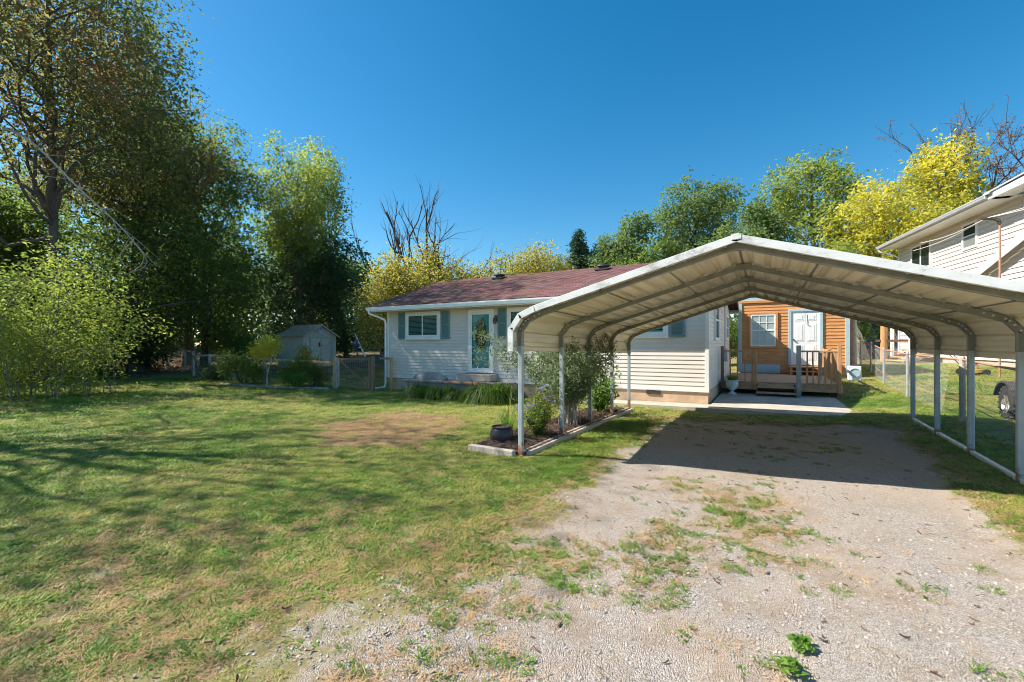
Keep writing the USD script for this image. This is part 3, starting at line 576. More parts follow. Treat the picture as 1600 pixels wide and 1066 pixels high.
# window 3 over 3, twice
xa, xb, za, zb = -.62, .27, 1.57, 2.86; y = AY
m = MB()
for (a, b, c0, d) in ((xa - .08, xb + .08, zb, zb + .08), (xa - .08, xb + .08, za - .08, za), (xa - .08, xa, za, zb), (xb, xb + .08, za, zb)): m.box(a, b, y - .035, y + .03, c0, d, .006)
w = part('window', m, 'cedar_plank', A)
m = MB(); e = .05
for (a, b, c0, d) in ((xa, xb, zb - e, zb), (xa, xb, za, za + e), (xa, xa + e, za + e, zb - e), (xb - e, xb, za + e, zb - e), (xa + e, xb - e, (za + zb) / 2 - .03, (za + zb) / 2 + .03)): m.box(a, b, y - .03, y + .02, c0, d, .004)
part('sash', m, 'white_trim', w)
m = MB(); m.box(xa + e, xb - e, y - .006, y + .02, za + e, zb - e); part('curtain', m, 'white_trim', w)
m = MB()
for i in (1, 2): x = xa + e + i * (xb - xa - 2 * e) / 3; m.box(x - .011, x + .011, y - .024, y - .0075, za + e, zb - e)
for zz in ((za + e + (za + zb) / 2 - .03) / 2, (zb - e + (za + zb) / 2 + .03) / 2): m.box(xa + e, xb - e, y - .025, y - .007, zz - .011, zz + .011)
part('muntins', m, 'white_trim', w)
for i in range(3):
    for c0, d in ((za + e, (za + zb) / 2 - .03), ((za + zb) / 2 + .03, zb - e)):
        xx = xa + e + i * (xb - xa - 2 * e) / 3; m = MB(); y_ = y - .012; m.add([(xx, y_, c0), (xx + (xb - xa - 2 * e) / 3, y_, c0), (xx + (xb - xa - 2 * e) / 3, y_, d), (xx, y_, d)], [[0, 1, 2, 3]]); part('pane', m, 'window_glass', w)
# white six panel door, light grey frame
xa, xb, za, zb = .80, 1.74, .83, 2.94; m = MB()
for (a, b, c0, d) in ((xa - .1, xb + .1, zb, zb + .1), (xa - .1, xa, za, zb), (xb, xb + .1, za, zb)): m.box(a, b, y - .03, y + .03, c0, d, .006)
d_ = part('annex_door', m, 'blue_grey_trim', A)
m = MB(); m.box(xa, xb, y + .005, y + .03, za, zb); nW = (xb - xa - .34) / 2
st = [(za + .2, za + .8), (za + .92, za + 1.62), (za + 1.74, zb - .12)]
for i in range(2):
    for c0, d in st:
        x = xa + .12 + i * (nW + .1); m.box(x, x + nW, y - .002, y + .006, c0, d, .003); m.box(x + .05, x + nW - .05, y - .010, y - .001, c0 + .05, d - .05, .003)
part('door_leaf', m, 'white_trim', d_)
m = MB(); m.lathe([(0, 0), (.03, .01), (.035, .04), (.02, .065), (0, .07)], (xa + .08, y + .005, za + 1.0), 10, ax=[[1, 0, 0], [0, 0, 1], [0, -1, 0]]); part('knob', m, 'brass_dark', d_)
m = MB(); m.tube([(1.27 , y - .03, 2.86), (1.27, y - .035, 2.55), (1.30, y - .04, 2.44), (1.37, y - .04, 2.42)], .012, 6); part('hook', m, 'blue_grey_trim', d_)
# step in front of the annex door
st_ = thing('door_step', 'pale wooden step standing on the deck before the white door', 'step', (1.28, 20.5, .47))
m = MB(); m.box(.72, 1.84, 20.2, 20.95, .76, .80, .006); part('tread', m, 'new_wood', st_)
m = MB(); m.box(.72, 1.84, 20.16, 20.45, .60, .64, .006); part('tread', m, 'new_wood', st_)
for x in (.78, 1.28, 1.78):
    m = MB(); m.box(x - .035, x + .035, 20.25, 20.9, .47, .76, .004); part('leg', m, 'new_wood', st_)

# ------------------------------------------------------------------ deck
DX0, DX1, DY0, DY1, DZ = -1.30, 1.84, 16.1, 20.92, .47
deck = thing('wooden_deck', 'brown wooden deck with baluster railing and steps before the cedar annex', 'deck', (.3, DY0, .05))
n = 33; w = (DY1 - DY0) / n; r = np.random.default_rng(5)
for i in range(n):
    m = MB(); m.box(DX0, DX1, DY0 + i * w + .004, DY0 + (i + 1) * w - .004, DZ - .035 + r.uniform(-.003, .003), DZ + r.uniform(-.003, .003), .005); part('deck_board', m, 'deck_wood', deck)
m = MB(); m.box(DX0, DX1, DY0 - .04, DY0, .22, DZ - .038, .005); part('front_beam', m, 'deck_wood', deck)
m = MB(); m.box(DX1 + .002, DX1 + .042, DY0 - .04, DY1, .20, DZ - .038, .005); part('side_beam', m, 'deck_wood', deck)
for x, yy in ((-1.2, 16.3), (1.7, 16.3), (1.7, 18.6), (.25, 16.4)):
    m = MB(); m.box(x - .07, x + .07, yy - .07, yy + .07, .0, .25); part('footing', m, 'dark_tread', deck)
def dpost(x, y, z0, z1, mt='rail_wood', s=.048):
    m = MB(); m.box(x - s, x + s, y - s, y + s, z0, z1, .008); part('railing_post', m, mt, deck)
yf = DY0 - .09
dpost(-1.28, yf, .25, 1.58, 'fence_wood'); dpost(-.35, yf, .22, 1.47); dpost(.80, yf - .03, .05, 1.60, 'weathered_wood', .062); dpost(1.80, yf, .20, 1.60); dpost(1.80, 18.5, .2, 1.50); dpost(1.80, 20.7, .2, 1.5)
dpost(1.52, 18.3, DZ, 1.35, 'weathered_wood', .05)
for (a, b) in ((-1.23, -.40), (.865, 1.75)):
    m = MB(); m.box(a, b, yf - .03, yf + .03, 1.40, 1.45, .006); part('top_rail', m, 'rail_wood', deck)
m = MB(); m.box(1.765, 1.835, yf + .05, 18.45, 1.40, 1.46, .006); part('top_rail', m, 'rail_wood', deck)
m = MB(); m.box(1.765, 1.835, 18.55, 20.65, 1.40, 1.46, .006); part('top_rail', m, 'rail_wood', deck)
for x in list(np.linspace(-1.23, -.40, 5)[1:-0 or None][:4] - .03) + list(np.linspace(.865, 1.75, 7)[1:-1]):
    m = MB(); t = r.uniform(-.015, .015); m.bar((x + t, yf + .005, .33), (x - t, yf + .005, 1.41), .042, .042, up=(0, 1, 0), ch=.004); part('baluster', m, 'rail_wood', deck)
for yy in np.arange(16.25, 20.5, .14):
    if abs(yy - 18.5) < .1: continue
    m = MB(); m.bar((1.80, yy, .30), (1.80, yy, 1.41), .03, .03, up=(0, 1, 0)); part('baluster', m, 'rail_wood', deck)
for i, z in enumerate((.34, .19)):
    m = MB(); m.box(-.32, .72, DY0 - .28 - i * .26, DY0 - .02 - i * .26, z - .04, z, .006); part('step_tread', m, 'deck_wood', deck)
    m = MB(); m.box(-.31, .71, DY0 - .06 - i * .26, DY0 - .045 - i * .26, z - .12, z - .042); part('step_riser', m, 'dark_tread', deck)
for x in (-.30, .70):
    m = MB(); m.prism([(DY0 - .06, .42), (DY0 - .06, .08), (DY0 - .58, .08), (DY0 - .58, .12)], 'x', x - .02, x + .02); part('stair_stringer', m, 'dark_tread', deck)

# urn planter
urn = thing('urn_planter', 'mottled white pedestal urn with a leafy plant beside the deck', 'planter', (-.98, 15.72, .075))
m = MB(); m.lathe(np.array([(0, 0), (.21, 0), (.21, .04), (.12, .07), (.07, .12), (.09, .16), (.19, .22), (.27, .32), (.29, .42), (.27, .5), (.33, .53), (.33, .56), (.28, .57), (.26, .54), (0, .53)]) * [.62, .78], urn.loc, 24); part('urn', m, 'urn_white', urn, smooth=40)

# white box unit on the ground right of the annex
hp = thing('outdoor_unit', 'small white outdoor unit with round fan right of the annex', 'air conditioner', (2.72, 20.2, tz(2.7, 20.2)))
z0 = hp.loc[2]; m = MB(); m.box(2.5, 2.88, 20.0, 20.3, z0 + .03, z0 + .55, .02); part('casing', m, 'gutter_white', hp)
m = MB(); m.lathe([(0, 0), (.15, 0), (.16, .012), (.15, .02)], (2.69, 19.985, z0 + .32), 20, ax=[[1, 0, 0], [0, 0, 1], [0, -1, 0]]); part('fan_grille', m, 'blue_grey_trim', hp)
for x in (2.55, 2.84):
    m = MB(); m.box(x - .03, x + .03, 20.0, 20.3, z0 - .03, z0 + .03); part('foot', m, 'black_metal', hp)
# ------------------------------------------------------------------ carport
LX, RX, APX = -3.07, 2.44, -0.30
RIBY = [5.67, 7.14, 8.56, 9.99, 11.43]
LEGL = [0.03, 0.02, 0.01, -0.01, -0.03]; LEGR = [0.06, .075, .10, .12, .15]
EL = [0.02, -.01, -.03, -.06, -.10]; ER = [-.06, -.05, -.05, -.05, -.05]      # settled: each rib's sides sit a little differently
carport = thing('metal_carport', 'open galvanised metal carport with corrugated gable roof over the driveway', 'carport', (APX, 8.5, 0.05))
C_ = carport
def prof(i, off=0.0):
    a, b = EL[i], ER[i]
    P = [(LX, 1.80 + a), (LX + .11, 1.94 + a), (LX + .33, 2.03 + a), (APX, 2.72), (RX - .33, 1.94 + b + .09), (RX - .11, 1.85 + b + .09), (RX, 1.71 + b + .09)]
    P = np.array(P)
    if off:
        nn = []
        for k in range(len(P)):
            t = P[min(k + 1, len(P) - 1)] - P[max(k - 1, 0)]; t /= np.linalg.norm(t); nn.append((-t[1], t[0]))
        nn[0] = (-1, 0); nn[-1] = (1, 0); P = P + off * np.array(nn)
    return P
for i, yv in enumerate(RIBY):
    for s, x, zb in ((0, LX, LEGL[i]), (1, RX, LEGR[i])):
        P = prof(i); top = P[0][1] if s == 0 else P[-1][1]
        m = MB(); m.box(x - .033, x + .033, yv - .033, yv + .033, zb, top - .21, .006)
        part('post', m, 'post_steel', C_, label='carport post with orange rust at its foot' if (s == 0 and i < 2) else None)
        q = P[:3] if s == 0 else P[::-1][:3]
        m = MB(); pts = [(q[0][0], yv, q[0][1] - .22), (q[0][0], yv, q[0][1]), (q[1][0], yv, q[1][1]), (q[2][0], yv, q[2][1]), ]
        ap = P[3]; dv = np.array([ap[0] - q[2][0], ap[1] - q[2][1]]); dv /= np.linalg.norm(dv); pts.append((q[2][0] + dv[0] * .22, yv, q[2][1] + dv[1] * .22))
        for a_, b_ in zip(pts[:-1], pts[1:]): 
            a_ = np.array(a_); b_ = np.array(b_); d = (b_ - a_) / np.linalg.norm(b_ - a_); m.bar(a_ - d * .006, b_ + d * .006, .072, .072, up=(0, 1, 0), ch=.006)
        part('corner_sleeve', m, 'rib_steel', C_)
        e = np.array(pts[-1]); m = MB(); m.bar(e, (ap[0], yv, ap[1] + 0.0), .06, .06, up=(0, 1, 0), ch=.006); part('rafter', m, 'rib_steel', C_)
        m = MB()
        for f_ in (.1, .55, .9):
            for (a_, b_) in ((pts[1], pts[2]), (pts[2], pts[3])):
                c = np.array(a_) * (1 - f_) + np.array(b_) * f_; m.obox(c + [0, -.042, 0], np.eye(3), [.011, .008, .011], .003)
        part('fasteners', m, 'bolt_steel', C_, kind='stuff')
        m = MB(); m.box(x - .045, x + .045, yv - .045, yv + .045, zb - .01, zb + .012); part('foot_plate', m, 'rusty_pipe' if s == 0 else 'rib_steel', C_)
    m = MB(); ap = prof(i)[3]; m.obox([ap[0], yv, ap[1] - .01], np.eye(3), [.10, .037, .042], .006); part('ridge_sleeve', m, 'rib_steel', C_)
# base rails
for i in range(4):
    m = MB(); m.bar((LX, RIBY[i] + .05, LEGL[i] + .035), (LX, RIBY[i + 1] - .05, LEGL[i + 1] + .035), .055, .055, ch=.006); part('base_rail', m, 'weathered_wood', C_)
    m = MB(); m.bar((RX, RIBY[i] + .05, LEGR[i] + .03), (RX, RIBY[i + 1] - .05, LEGR[i + 1] + .03), .055, .055, ch=.006); part('base_rail', m, 'base_rail_steel', C_)
# corrugated sheets: ridges run along the carport's length
Y0, Y1 = 5.47, 11.63
def path_pts(y):
    t = (y - RIBY[0]) / (RIBY[-1] - RIBY[0]); t = min(max(t, -.03), 1.03)
    a, b = prof(0, .052), prof(4, .052); P = a * (1 - t) + b * t
    lo = np.array([[P[0][0], 1.50 + EL[0] * (1 - t) + EL[4] * t]]); hi = np.array([[P[-1][0], 1.49 + ER[0]]])
    return np.vstack([lo, P, hi])
def resample(P, s):
    d = np.concatenate([[0], np.cumsum(np.linalg.norm(np.diff(P, axis=0), axis=1))]); return np.stack([np.interp(s, d, P[:, 0]), np.interp(s, d, P[:, 1])], 1), d[-1]
_, LEN = resample(path_pts(5.5), [0]); NP = 8; W = LEN / NP
for k in range(NP):
    s0, s1 = k * W, (k + 1) * W; prs = [(s0 + .004, 0)]; nr = 4; rw = W / nr
    for j in range(nr):
        c = s0 + (j + .5) * rw; prs += [(c - .045, 0), (c - .022, .036), (c + .022, .036), (c + .045, 0)]
    # extra samples at the bends keep the sheet smooth
    Pd = path_pts(5.5); dd = np.concatenate([[0], np.cumsum(np.linalg.norm(np.diff(Pd, axis=0), axis=1))])
    prs += [(s, 0) for s in dd[1:-1] if s0 + .01 < s < s1 - .01 and not any(a - .001 < s < b + .001 for a, b in [((s0 + (j + .5) * rw) - .045, (s0 + (j + .5) * rw) + .045) for j in range(nr)])]
    prs += [(s1 + .012, 0)]; prs.sort(); ss = np.array([p[0] for p in prs]); hh = np.array([p[1] for p in prs])
    ys = np.linspace(Y0, Y1, 5); rows = []
    for y in ys:
        P, _ = resample(path_pts(y), ss); T = np.gradient(resample(path_pts(y), np.stack([ss - .01, ss + .01], 1).ravel())[0].reshape(-1, 2, 2), axis=1)[:, 0]; T /= np.linalg.norm(T, axis=1, keepdims=True)
        N = np.stack([-T[:, 1], T[:, 0]], 1); up = P + N * (hh[:, None] + (.0015 if k % 2 else 0)); rows.append((up + N * .0015, up - N * .0005))
    n = len(ss); m = MB(); V = []
    for (u_, l_), y in zip(rows, ys):
        V += [(p[0], y, p[1]) for p in u_] + [(p[0], y, p[1]) for p in l_]
    F = []
    for a in range(len(ys) - 1):
        o, o2 = a * 2 * n, (a + 1) * 2 * n
        for j in range(n - 1):
            F += [[o + j, o + j + 1, o2 + j + 1, o2 + j], [o + n + j, o2 + n + j, o2 + n + j + 1, o + n + j + 1]]
    e = (len(ys) - 1) * 2 * n
    for j in range(n - 1): F += [[j, j + n, j + n + 1, j + 1], [e + j, e + j + 1, e + j + n + 1, e + j + n]]
    m.add(V, F); part('roof_sheet', m, 'sheet_under', C_)
    # dark lap line where the next sheet begins
    if k:
        P0, _ = resample(path_pts(Y0), [s0]); P1, _ = resample(path_pts(Y1), [s0]); nrm = np.array([0, 0, -1.0])
        m = MB(); m.bar((P0[0][0], Y0 + .02, P0[0][1] - .007), (P1[0][0], Y1 - .02, P1[0][1] - .007), .022, .01); part('lap_seam', m, 'rib_steel', C_)
for yv, o in ((Y0 - .012, -1), (Y1 + .012, 1)):
    P = path_pts(Y0 if o < 0 else Y1)
    Q = P.copy(); segs = [(0, 1), (1, 2), (2, 3), (3, 4), (4, 5), (5, 6), (6, 7), (7, 8)]
    for a, b in segs:
        A_ = np.array([Q[a][0], yv, Q[a][1] + .018]); B_ = np.array([Q[b][0], yv, Q[b][1] + .018]); 
        if a == 0: A_[0] -= .018; B_[0] -= .018; A_[2] -= .018; B_[2] -= .0
        if b == 8: A_[0] += .018; B_[0] += .018; B_[2] -= .018
        t = (B_ - A_) / np.linalg.norm(B_ - A_); nrm = np.array([-t[2], 0, t[0]])
        m = MB(); m.bar(A_ - nrm * .022 - t * (.03 if a == 4 else .006), B_ - nrm * .022 + t * (.03 if b == 4 else .006), .022, .085, up=nrm, ch=.003); m.bar(A_ + nrm * .018 + [0, -o * .05, 0], B_ + nrm * .018 + [0, -o * .05, 0], .1, .006, up=nrm); part('roof_trim', m, 'trim_weathered', C_)
    Q4 = Q[4]; m = MB(); m.obox([Q4[0], yv + o * .004, Q4[1] + .005], np.eye(3), [.05, .013, .03], .004); part('ridge_trim_cap', m, 'trim_weathered', C_)
# fasteners under the sheets along each rafter
for i, yv in enumerate(RIBY):
    P = prof(i, .052); m = MB()
    for a in (2, 3):
        for f_ in np.linspace(.08, .95, 11):
            c = P[a] * (1 - f_) + P[a + 1] * f_; m.obox([c[0], yv - .045, c[1] - .022], np.eye(3), [.012, .012, .008], .003)
    part('fasteners', m, 'bolt_steel', C_, kind='stuff')

# landscape timbers round the bed, mulch, pot
tb = thing('timber_edging', 'weathered landscape timber along the left carport posts', 'edging', (-3.1, 5.6, 0.0))
for (a, b) in (((-2.98, 5.72, .03), (-2.97, 8.1, .02)), ((-2.97, 8.12, .02), (-2.96, 11.3, -.03))):
    m = MB(); m.bar(a, b, .09, .11, ch=.02); part('timber', m, 'weathered_wood', tb)
tb2 = thing('bed_end_timber', 'pale sawn timber closing the near end of the mulch bed', 'edging', (-3.6, 5.6, 0.0))
m = MB(); m.bar((-3.95, 5.66, .04), (-3.13, 5.58, .05), .09, .12, ch=.012); part('timber', m, 'weathered_wood', tb2)
m = MB(); m.bar((-3.93, 5.72, .03), (-4.02, 7.4, .02), .06, .09, ch=.012); part('timber', m, 'dark_tread', tb2)
xs, ys = np.linspace(-4.0, -3.02, 28), np.linspace(5.66, 11.3, 120); X, Y = np.meshgrid(xs, ys, indexing='ij')
Z = gz(X, Y) + .035 + .05 * np.sin(np.pi * (X + 4.0) / .98) * (0.5 + fbm2(X, Y, 1.5, 8)) + (meshkit.noise(np.stack([X * 24, Y * 24, X * 0], -1)) - .5) * .03
V = np.stack([X, Y, Z], -1).reshape(-1, 3); a = (np.arange(27)[:, None] * 120 + np.arange(119)).ravel(); m = MB(); m.add(V, np.stack([a, a + 120, a + 121, a + 1], 1)); solid('mulch_bed', m, 'mulch', kind='structure')
pot = thing('black_pot', 'round black glazed pot near the front carport post', 'flower pot', (-3.66, 6.12, .03))
m = MB(); m.lathe([(0, 0), (.11, 0), (.16, .06), (.19, .14), (.18, .22), (.15, .27), (.165, .29), (.15, .30), (.135, .27), (0, .26)], pot.loc, 24); part('bowl', m, 'pot_black', pot, smooth=40)
m = MB(); m.lathe([(0, .272), (.136, .27)], pot.loc, 16); part('soil', m, 'mulch', pot)

# twig wreath under the eave by the fourth left post
wr = thing('twig_wreath', 'round twig wreath hanging under the left carport eave', 'wreath', (-3.0, 9.4, 1.62))
r = np.random.default_rng(12); m = MB()
for k in range(7):
    R, p1, p2 = .21 + r.uniform(-.03, .03), r.uniform(0, 6), r.uniform(0, 6)
    th = np.linspace(0, 2 * np.pi, 30); m.tube([(-3.0 + .03 * math.sin(3 * t + p1), 9.35 + (R + .02 * math.sin(5 * t + p2)) * math.cos(t), 1.64 + (R + .02 * math.cos(4 * t + p1)) * math.sin(t)) for t in th], .0045, 5, False)
part('twigs', m, 'twig', wr)

# ------------------------------------------------------------------ wooden gate and wire garden fence
def stick(name, p, q, w, h, mt, P, up=(0, 1, 0), ch=.008, label=None): 
    m = MB(); m.bar(p, q, w, h, up=up, ch=ch); return part(name, m, mt, P, label=label)
FYN = 12.2
gt = thing('garden_gate', 'wooden frame gate with one diagonal brace left of the house', 'gate', (-13.9, FYN, -.12))
zb = -.12
stick('gate_post', (-14.98, FYN, zb - .1), (-14.98, FYN, 1.12), .10, .10, 'weathered_wood', gt); stick('gate_post', (-13.0, FYN + .05, zb - .1), (-13.0, FYN + .05, 1.18), .12, .12, 'fence_wood', gt)
stick('stile', (-14.85, FYN, zb + .08), (-14.85, FYN, 1.10), .09, .045, 'weathered_wood', gt); stick('stile', (-13.14, FYN, zb + .08), (-13.14, FYN, 1.15), .09, .045, 'fence_wood', gt)
stick('rail', (-14.80, FYN, 1.05), (-13.19, FYN, 1.10), .045, .09, 'fence_wood', gt, up=(0, 0, 1)); stick('rail', (-14.80, FYN, zb + .12), (-13.19, FYN, zb + .12), .045, .09, 'fence_wood', gt, up=(0, 0, 1))
stick('brace', (-14.72, FYN - .025, 1.0), (-13.22, FYN - .025, zb + .2), .04, .08, 'fence_wood', gt, up=(0, 0, 1))
stick('side_rail', (-12.94, FYN + .3, 1.10), (-12.72, FYN + .62, 1.10), .08, .08, 'fence_wood', gt, up=(0, 0, 1)); stick('side_post', (-12.66, FYN + .66, zb - .1), (-12.66, FYN + .66, 1.14), .08, .08, 'new_wood', gt)
def wire_mesh(p, q, z0, z1, step=.1, rad=.0016):
    m = MB(); p, q = np.array(p, float), np.array(q, float); l = np.linalg.norm(q - p)
    for t in np.arange(0, 1.0001, step / l): a = p + (q - p) * t; m.bar((a[0], a[1], z0 + a[2]), (a[0], a[1], z1 + a[2]), rad * 2, rad * 2)
    for z in np.arange(z0, z1 + .001, step * 1.0): m.bar((p[0], p[1], z + p[2]), (q[0], q[1], z + q[2]), rad * 2, rad * 2)
    return m
part('wire_mesh', wire_mesh((-14.8, FYN + .03, zb), (-13.2, FYN + .03, zb), .15, 1.15), 'galvanised', gt)
gf = thing('garden_fence', 'weathered post and rail wire fence along the wooded left edge', 'fence', (-24, FYN, 0))
pp = [(-15.10, FYN, 1.10, 'new_wood'), (-17.4, FYN + .05, 1.1, 'fence_wood'), (-19.8, FYN, 1.1, 'weathered_wood'), (-22.2, FYN, 1.15, 'weathered_wood'), (-24.35, FYN, 1.2, 'weathered_wood'), (-25.9, FYN, 1.1, 'weathered_wood')]
pp += [(-27.4, 12.9, 1.2, 'weathered_wood'), (-29.2, 13.3, 1.2, 'weathered_wood'), (-30.6, 13.0, 1.2, 'weathered_wood'), (-31.8, 12.2, 1.2, 'weathered_wood'), (-33.0, 11.4, 1.2, 'weathered_wood'), (-34.0, 10.4, 1.2, 'fence_wood')]
for x, y, h, mt_ in pp:
    z = tz(x, y); s = .1 if x < -20 else .09
    stick('fence_post', (x, y, z - .2), (x, y, z + h), s, s, mt_, gf, label='bright new orange fence post' if mt_ == 'new_wood' else None)
for (a, b) in zip(pp[:-1], pp[1:]):
    za, zb_ = tz(a[0], a[1]), tz(b[0], b[1])
    stick('fence_rail', (a[0] - .06, a[1], za + a[2] - .06), (b[0] + .06, b[1], zb_ + b[2] - .06), .05, .09, 'new_wood' if a[0] > -15.5 else 'weathered_wood', gf, up=(0, 0, 1))
    part('wire_mesh', wire_mesh((a[0], a[1] + .06, za), (b[0], b[1] + .06, zb_), .05, 1.05, .15, .002), 'galvanised', gf)
stick('brace', (-24.3, FYN - .06, 0.0), (-23.0, FYN - .06, 1.05), .05, .08, 'fence_wood', gf, up=(0, 0, 1)); stick('brace', (-25.8, FYN - .06, 1.05), (-24.5, FYN - .06, 0.02), .05, .08, 'fence_wood', gf, up=(0, 0, 1))
# stone edging along the shrub bed
se = thing('stone_edging', 'curved row of pale stones edging the shrub bed by the gate', 'edging', (-17, 11.0, -.1))
r = np.random.default_rng(4); ico = trimesh.creation.icosphere(1, 1.0)
for t in np.linspace(0, 1, 46):
    x = -15.0 - 5.2 * t; y = 11.75 - 1.15 * math.sin(t * 1.7); s = r.uniform(.06, .11); v = np.array(ico.vertices) * (1 + r.uniform(-.22, .22, (len(ico.vertices), 1))) * [s * 1.3, s, s * .7]
    m = MB(); m.add(v + [x, y, tz(x, y) + .03], ico.faces); part('stone', m, 'stone', se)

# ------------------------------------------------------------------ garden shed
sx, sy0, sy1, sz = -24.0, 17.2, 19.55, .25
shed = thing('garden_shed', 'small grey gabled garden shed with mossy brown roof at the wood edge', 'shed', (-25.2, 18.4, sz))
m = MB(); m.box(-26.5, sx - .02, sy0 + .02, sy1 - .02, sz - .2, 2.18); m.prism([(sy0 + .02, 2.18), (sy1 - .02, 2.18), ((sy0 + sy1) / 2, 2.82)], 'x', -26.5, sx - .02); part('wall_core', m, 'shed_grey', shed)
for i in range(12):
    yy = sy0 + .03 + i * (sy1 - sy0 - .06) / 12; h = 2.2 + .64 * (1 - abs(yy + .1 - (sy0 + sy1) / 2) / ((sy1 - sy0) / 2)); m = MB(); m.box(sx - .02, sx + .005, yy + .006, yy + (sy1 - sy0 - .06) / 12 - .006, sz, h - .06); part('wall_board', m, 'shed_grey', shed)
for i in range(10):
    xx = -26.5 + i * 2.46 / 10; m = MB(); m.box(xx + .006, xx + .24, sy0 - .005, sy0 + .02, sz, 2.18); part('wall_board', m, 'shed_grey', shed)
ym = (sy0 + sy1) / 2
for s, ye in ((-1, sy0 - .15), (1, sy1 + .15)):
    m = MB(); m.bar((-25.2, ye, 2.14), (-25.2, ym, 2.88), 2.75, .04, up=(0, 0, 1)); part('roof', m, 'brown_shingle_old', shed)
    m = MB(); m.bar((sx + .17, ye, 2.10), (sx + .17, ym, 2.84), .025, .08, up=(0, 0, 1)); part('rake_board', m, 'weathered_wood', shed)
m = MB(); m.box(sx + .005, sx + .03, ym - .75, ym + .75, sz + .05, 2.05, .004); dd_ = part('double_door', m, 'shed_grey', shed)
m = MB()
for a, b, c, d in ((ym - .8, ym - .7, sz + .05, 2.12), (ym + .7, ym + .8, sz + .05, 2.12), (ym - .7, ym + .7, 2.05, 2.12), (ym - .03, ym + .03, sz + .05, 2.05)): m.box(sx + .031, sx + .05, a, b, c, d)
part('door_trim', m, 'galvanised', dd_)
m = MB(); m.box(sx + .005, sx + .04, ym - .2, ym + .2, 2.3, 2.55, .004); part('gable_vent', m, 'pale_blue_paint', shed)
fl = thing('garden_flag', 'small red flag on a slanted stick before the grey shed', 'flag', (-23.4, 17.9, 1.6))
stick('stick', (-23.9, 17.9, 1.4), (-23.3, 17.9, 2.1), .02, .02, 'wire_white', fl)
m = MB(); m.add([(-23.6 + .25 * u, 17.9 + .05 * math.sin(4 * u + 2 * v), 1.75 - .35 * v + .15 * u) for u in np.linspace(0, 1, 6) for v in np.linspace(0, 1, 6)], [[i * 6 + j, i * 6 + j + 1, i * 6 + j + 7, i * 6 + j + 6] for i in range(5) for j in range(5)]); part('cloth', m, 'red_cloth', fl)
sl = thing('play_slide', 'white leaning slide rail with purple ball right of the shed', 'slide', (-22.0, 20, .3))
stick('rail', (-23.0, 20.2, 2.3), (-21.9, 20.0, .9), .10, .05, 'white_trim', sl, up=(0, 0, 1)); stick('leg', (-22.6, 20.1, .2), (-23.0, 20.2, 2.3), .06, .06, 'purple_plastic', sl)
m = MB(); m.tm(trimesh.creation.icosphere(2, .2)); m.v[0] = m.v[0] + [-22.75, 20.0, 1.65]; part('ball', m, 'purple_plastic', sl, smooth=True)
cmp_ = thing('far_camper', 'pale blue camper half hidden by bare branches far behind the gate', 'camper', (-27.0, 31.0, .8))
m = MB(); m.prism([(-29.4, 1.1), (-25.6, 1.1), (-25.4, 1.7), (-26.0, 2.9), (-29.4, 2.9), (-29.6, 2.0)], 'y', 30, 32); part('body', m, 'pale_blue_paint', cmp_)
m = MB(); m.box(-28.9, -27.9, 29.97, 30.0, 1.9, 2.5); m.box(-27.2, -26.4, 29.97, 30.0, 1.9, 2.5); part('window', m, 'dark_room', cmp_)
for x in (-28.6, -26.3):
    m = MB(); m.lathe([(0, -.1), (.3, -.1), (.34, 0), (.3, .1), (0, .1)], (x, 30.1, 1.0), 14, ax=[[1, 0, 0], [0, 0, 1], [0, -1, 0]]); part('wheel', m, 'rubber', cmp_)
bk = thing('white_bucket', 'small white bucket on the lawn behind the garden gate', 'bucket', (-15.9, 12.9, tz(-15.9, 12.9)))
m = MB(); m.lathe([(0, .0), (.14, 0), (.17, .34), (.18, .35), (.165, .35), (.13, .03), (0, .03)], bk.loc, 18); part('pail', m, 'white_trim', bk, smooth=40)
m = MB(); m.tube([(bk.loc[0] + .17 * math.cos(t), bk.loc[1], bk.loc[2] + .34 + .15 * math.sin(t)) for t in np.linspace(0, math.pi, 12)], .006, 5); part('handle', m, 'galvanised', bk)

